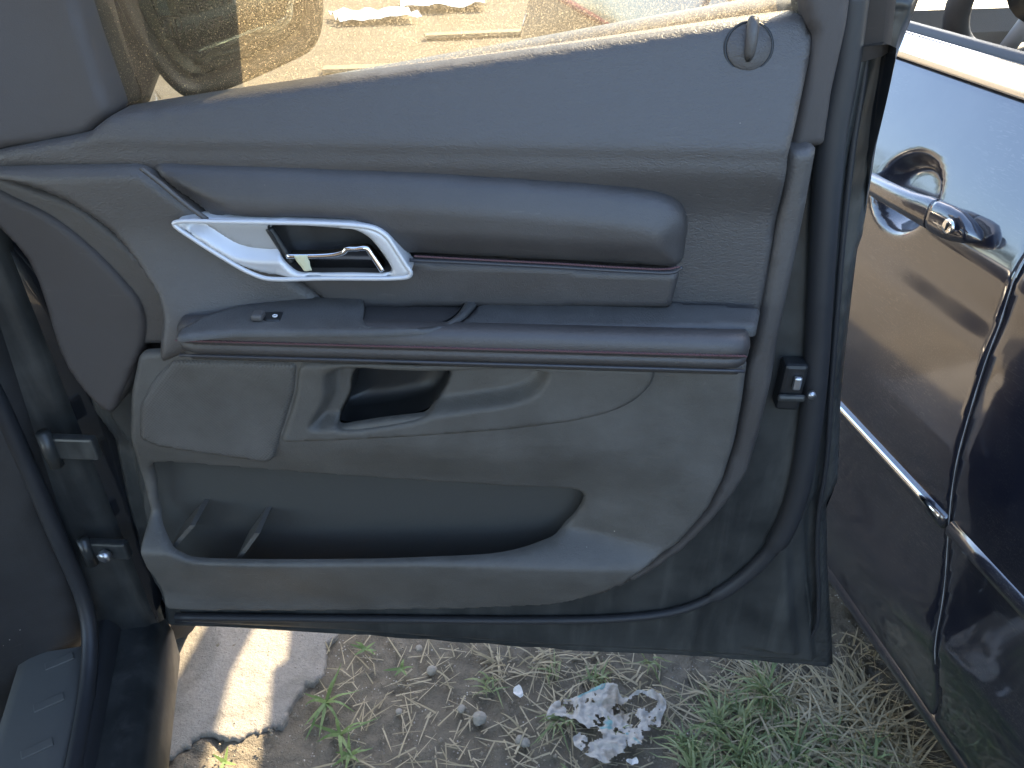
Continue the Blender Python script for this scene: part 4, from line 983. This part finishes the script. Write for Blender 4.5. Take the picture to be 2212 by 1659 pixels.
def pebble(px, py, r_, label, seed):
    bm = bmesh.new(); bmesh.ops.create_icosphere(bm, subdivisions=2, radius=r_)
    for v in bm.verts: v.co *= 1+.35*mnoise.noise(v.co*90+Vector((seed, 0, 0))); v.co.z *= .7
    me = bpy.data.meshes.new('pebble'); bm.to_mesh(me); bm.free(); me.materials.append(M['stone'])
    o = bpy.data.objects.new('pebble', me); COL.objects.link(o); o.location = gp(px, py, .006); tag(o, label, 'stone', 'pebbles on the soil')
pebble(1035, 1552, .013, 'largest pale pebble, left of the torn wrapper', 1)
pebble(1122, 1600, .009, 'pale pebble below left of the torn wrapper, left one of a touching pair', 2)
pebble(1134, 1603, .009, 'pale pebble below left of the torn wrapper, right one of a touching pair', 3)
pebble(933, 1447, .010, 'round flat brown pebble under the door middle', 4)
pebble(996, 1532, .008, 'small bluish white pebble left of the largest pebble', 5)
pebble(862, 1538, .006, 'small pebble alone in the bare soil left of the largest pebble', 6)
pebble(905, 1400, .007, 'small white pebble touching the view of the door bottom edge', 7)
V = []; Fc = []
for _ in range(1500):
    x, y = gp(random.uniform(330, 1900), random.uniform(1370, 1700))[:2]; r_ = random.choice((1, 1, 1, 1.6))*random.uniform(.0008, .0030); i0 = len(V); z = .004
    for dx, dy, dz in ((1, 0, 0), (0, 1, 0), (-1, 0, 0), (0, -1, 0), (0, 0, 1)): V.append((x+dx*r_*random.uniform(.6, 1.2), y+dy*r_*random.uniform(.6, 1.2), z+dz*r_))
    Fc += [(i0, i0+1, i0+4), (i0+1, i0+2, i0+4), (i0+2, i0+3, i0+4), (i0+3, i0, i0+4)]
tag(mesh_obj('gravel', V, Fc, M['grit'], None, False), 'fine grit scattered over the soil', 'gravel', kind='stuff')

# ------------------------------------------------------------------ yard beyond the window
wc_ = empty('parked_car', None, 'white car far behind the door, seen through the dusty glass', 'car', loc=(2.65, 5.7, 0), rz=R(4))
def simple_car(par, mat):
    body = [(-2.1, .3), (-2.15, .7), (-1.9, .85), (-1.1, .95), (-.55, 1.40), (.8, 1.42), (1.4, 1.0), (2.0, .92), (2.1, .6), (2.05, .3), (1.72, .3)]
    body += [(1.35+.36*math.cos(a), .32+.36*math.sin(a)) for a in np.linspace(0, math.pi, 9)] + [(-1.0, .3)] + [(-1.35+.36*math.cos(a), .32+.36*math.sin(a)) for a in np.linspace(0, math.pi, 9)]
    P = np.array(body); V, Fc = patch_geo(P, lambda a, b: -.22*sst(.95, 1.4, b)-.05*sst(.6, .3, b), .06, .03, 1.5)
    mesh_obj('body', [(v[0], -v[2]*1.0-.0, v[1]) for v in V], Fc, mat, par)
    for k, (x0, x1, t0, t1) in enumerate([(-.95, -.1, -.5, -.1), (-.02, 1.15, -.02, .72)]):
        mesh_obj('window', [(x0, .058, .98), (x1, .058, .98), (t1, .20, 1.34), (t0, .20, 1.34)], [(0, 1, 2, 3)], M['darkplastic'], par, False)
    for x in (-1.35, 1.35):
        ty = wheel(None, (0, 0, 0)); ty.parent = par; ty.matrix_local = Matrix.Translation((x, .10, .33)) @ Matrix.Rotation(-math.pi/2, 4, 'Z')
    for x in (-2.1, 2.08): box('lamp', (x*.985, .12, .72), (.12, .3, .14), M['chrome'], par, .03)
simple_car(wc_, M['white_paint'])
rc = empty('parked_car', None, 'red car parked across the yard ahead, mirrored in the navy paint', 'car', loc=(-6.5, 12.0, 0), rz=R(-20))
simple_car(rc, M['red'])
# yard debris seen through the glass
def plank(x, y, L, rz, label, h_=.03, mat='wood'):
    o = box('plank', (0, 0, h_/2), (L, .14, h_), M[mat], None, .004); o.location = (x, y, .01); o.rotation_euler = (0, 0, rz); tag(o, label, 'plank', 'planks lying in the yard')
plank(-.6, 6.1, 1.6, R(8), 'short weathered plank in the yard nearest the window glass')
plank(.3, 7.6, 2.2, R(14), 'long weathered plank in the yard ahead of the short one')
crumple2 = None
def sheet(x, y, s, rz, label, seed):
    n = 16; V = []
    for i in range(n):
        for j in range(n):
            u, v = i/(n-1)-.5, j/(n-1)-.5; V.append((u*s, v*s*.7, .03+.06*(mnoise.noise(Vector((u*5, v*5, seed)))+.5)))
    o = mesh_obj('plastic_sheet', V, [(i*n+j, (i+1)*n+j, (i+1)*n+j+1, i*n+j+1) for i in range(n-1) for j in range(n-1)], M['white_paint'], None); o.location = (x, y, 0); o.rotation_euler = (0, 0, rz); tag(o, label, 'plastic sheet', 'plastic sheets lying in the yard')
sheet(-1.35, 8.3, .8, .4, 'left crumpled white plastic sheet on the yard beyond the window', 1)
sheet(-.75, 9.2, .9, .1, 'right crumpled white plastic sheet on the yard beyond the window', 4)
# trees around the yard
def tree_mesh(seed):
    random.seed(seed); V = []; Fc = []
    cl = [(random.gauss(0, 1.3), random.gauss(0, 1.3), 4.2+random.gauss(0, 1.3), random.uniform(.7, 1.3)) for _ in range(22)]
    for cx_, cy_, cz_, cr in cl:
        for _ in range(110):
            d = Vector((random.gauss(0, 1), random.gauss(0, 1), random.gauss(0, 1))).normalized()*cr*random.uniform(.5, 1)
            p = Vector((cx_, cy_, cz_))+d; a = Vector((random.gauss(0, 1), random.gauss(0, 1), random.gauss(0, 1))).normalized()*.11; b = a.orthogonal().normalized()*.07
            i0 = len(V); V += [p-a, p+b, p+a, p-b]; Fc.append((i0, i0+1, i0+2, i0+3))
    return V, Fc
base_tree = None
kinds = []
for sd_ in (1, 2):
    V, Fc = tree_mesh(sd_); e = empty('tree', loc=(0, 0, 0)); cr_ = mesh_obj('crown', V, Fc, M['treeleaf'], e, False)
    tr_ = tube('trunk', [(0, 0, -.2), (.05, 0, 1.5), (.15, .1, 3.0), (.1, .3, 4.6)], [.22, .17, .13, .05], M['bark'], e, 9)
    for a in (0, 2.1, 4.2): tube('limb', [(.12, .05, 2.4), (.12+.7*math.cos(a), .7*math.sin(a), 3.6), (.12+1.2*math.cos(a), 1.2*math.sin(a), 4.6)], [.09, .06, .02], M['bark'], e, 7)
    kinds.append(e)
spots = []
random.seed(5)
for i, a in enumerate(np.linspace(-75, 70, 16)):
    d_ = random.uniform(34, 50); spots.append((d_*math.sin(R(a)), d_*math.cos(R(a)), random.uniform(.8, 1.25), random.uniform(0, 6)))
for i, (x, y, s_, rz) in enumerate(spots):
    k = kinds[i % 2]
    if i < 2: r_ = k
    else:
        r_ = k.copy(); COL.objects.link(r_)
        for ch in k.children: c_ = ch.copy(); COL.objects.link(c_); c_.parent = r_
    r_.location = (x, y, 0); r_.scale = (s_*1.3, s_*1.3, s_); r_.rotation_euler = (0, 0, rz)
    tag(r_, 'dark leafy tree in the far row beyond the yard', 'tree', 'trees in the row beyond the yard')
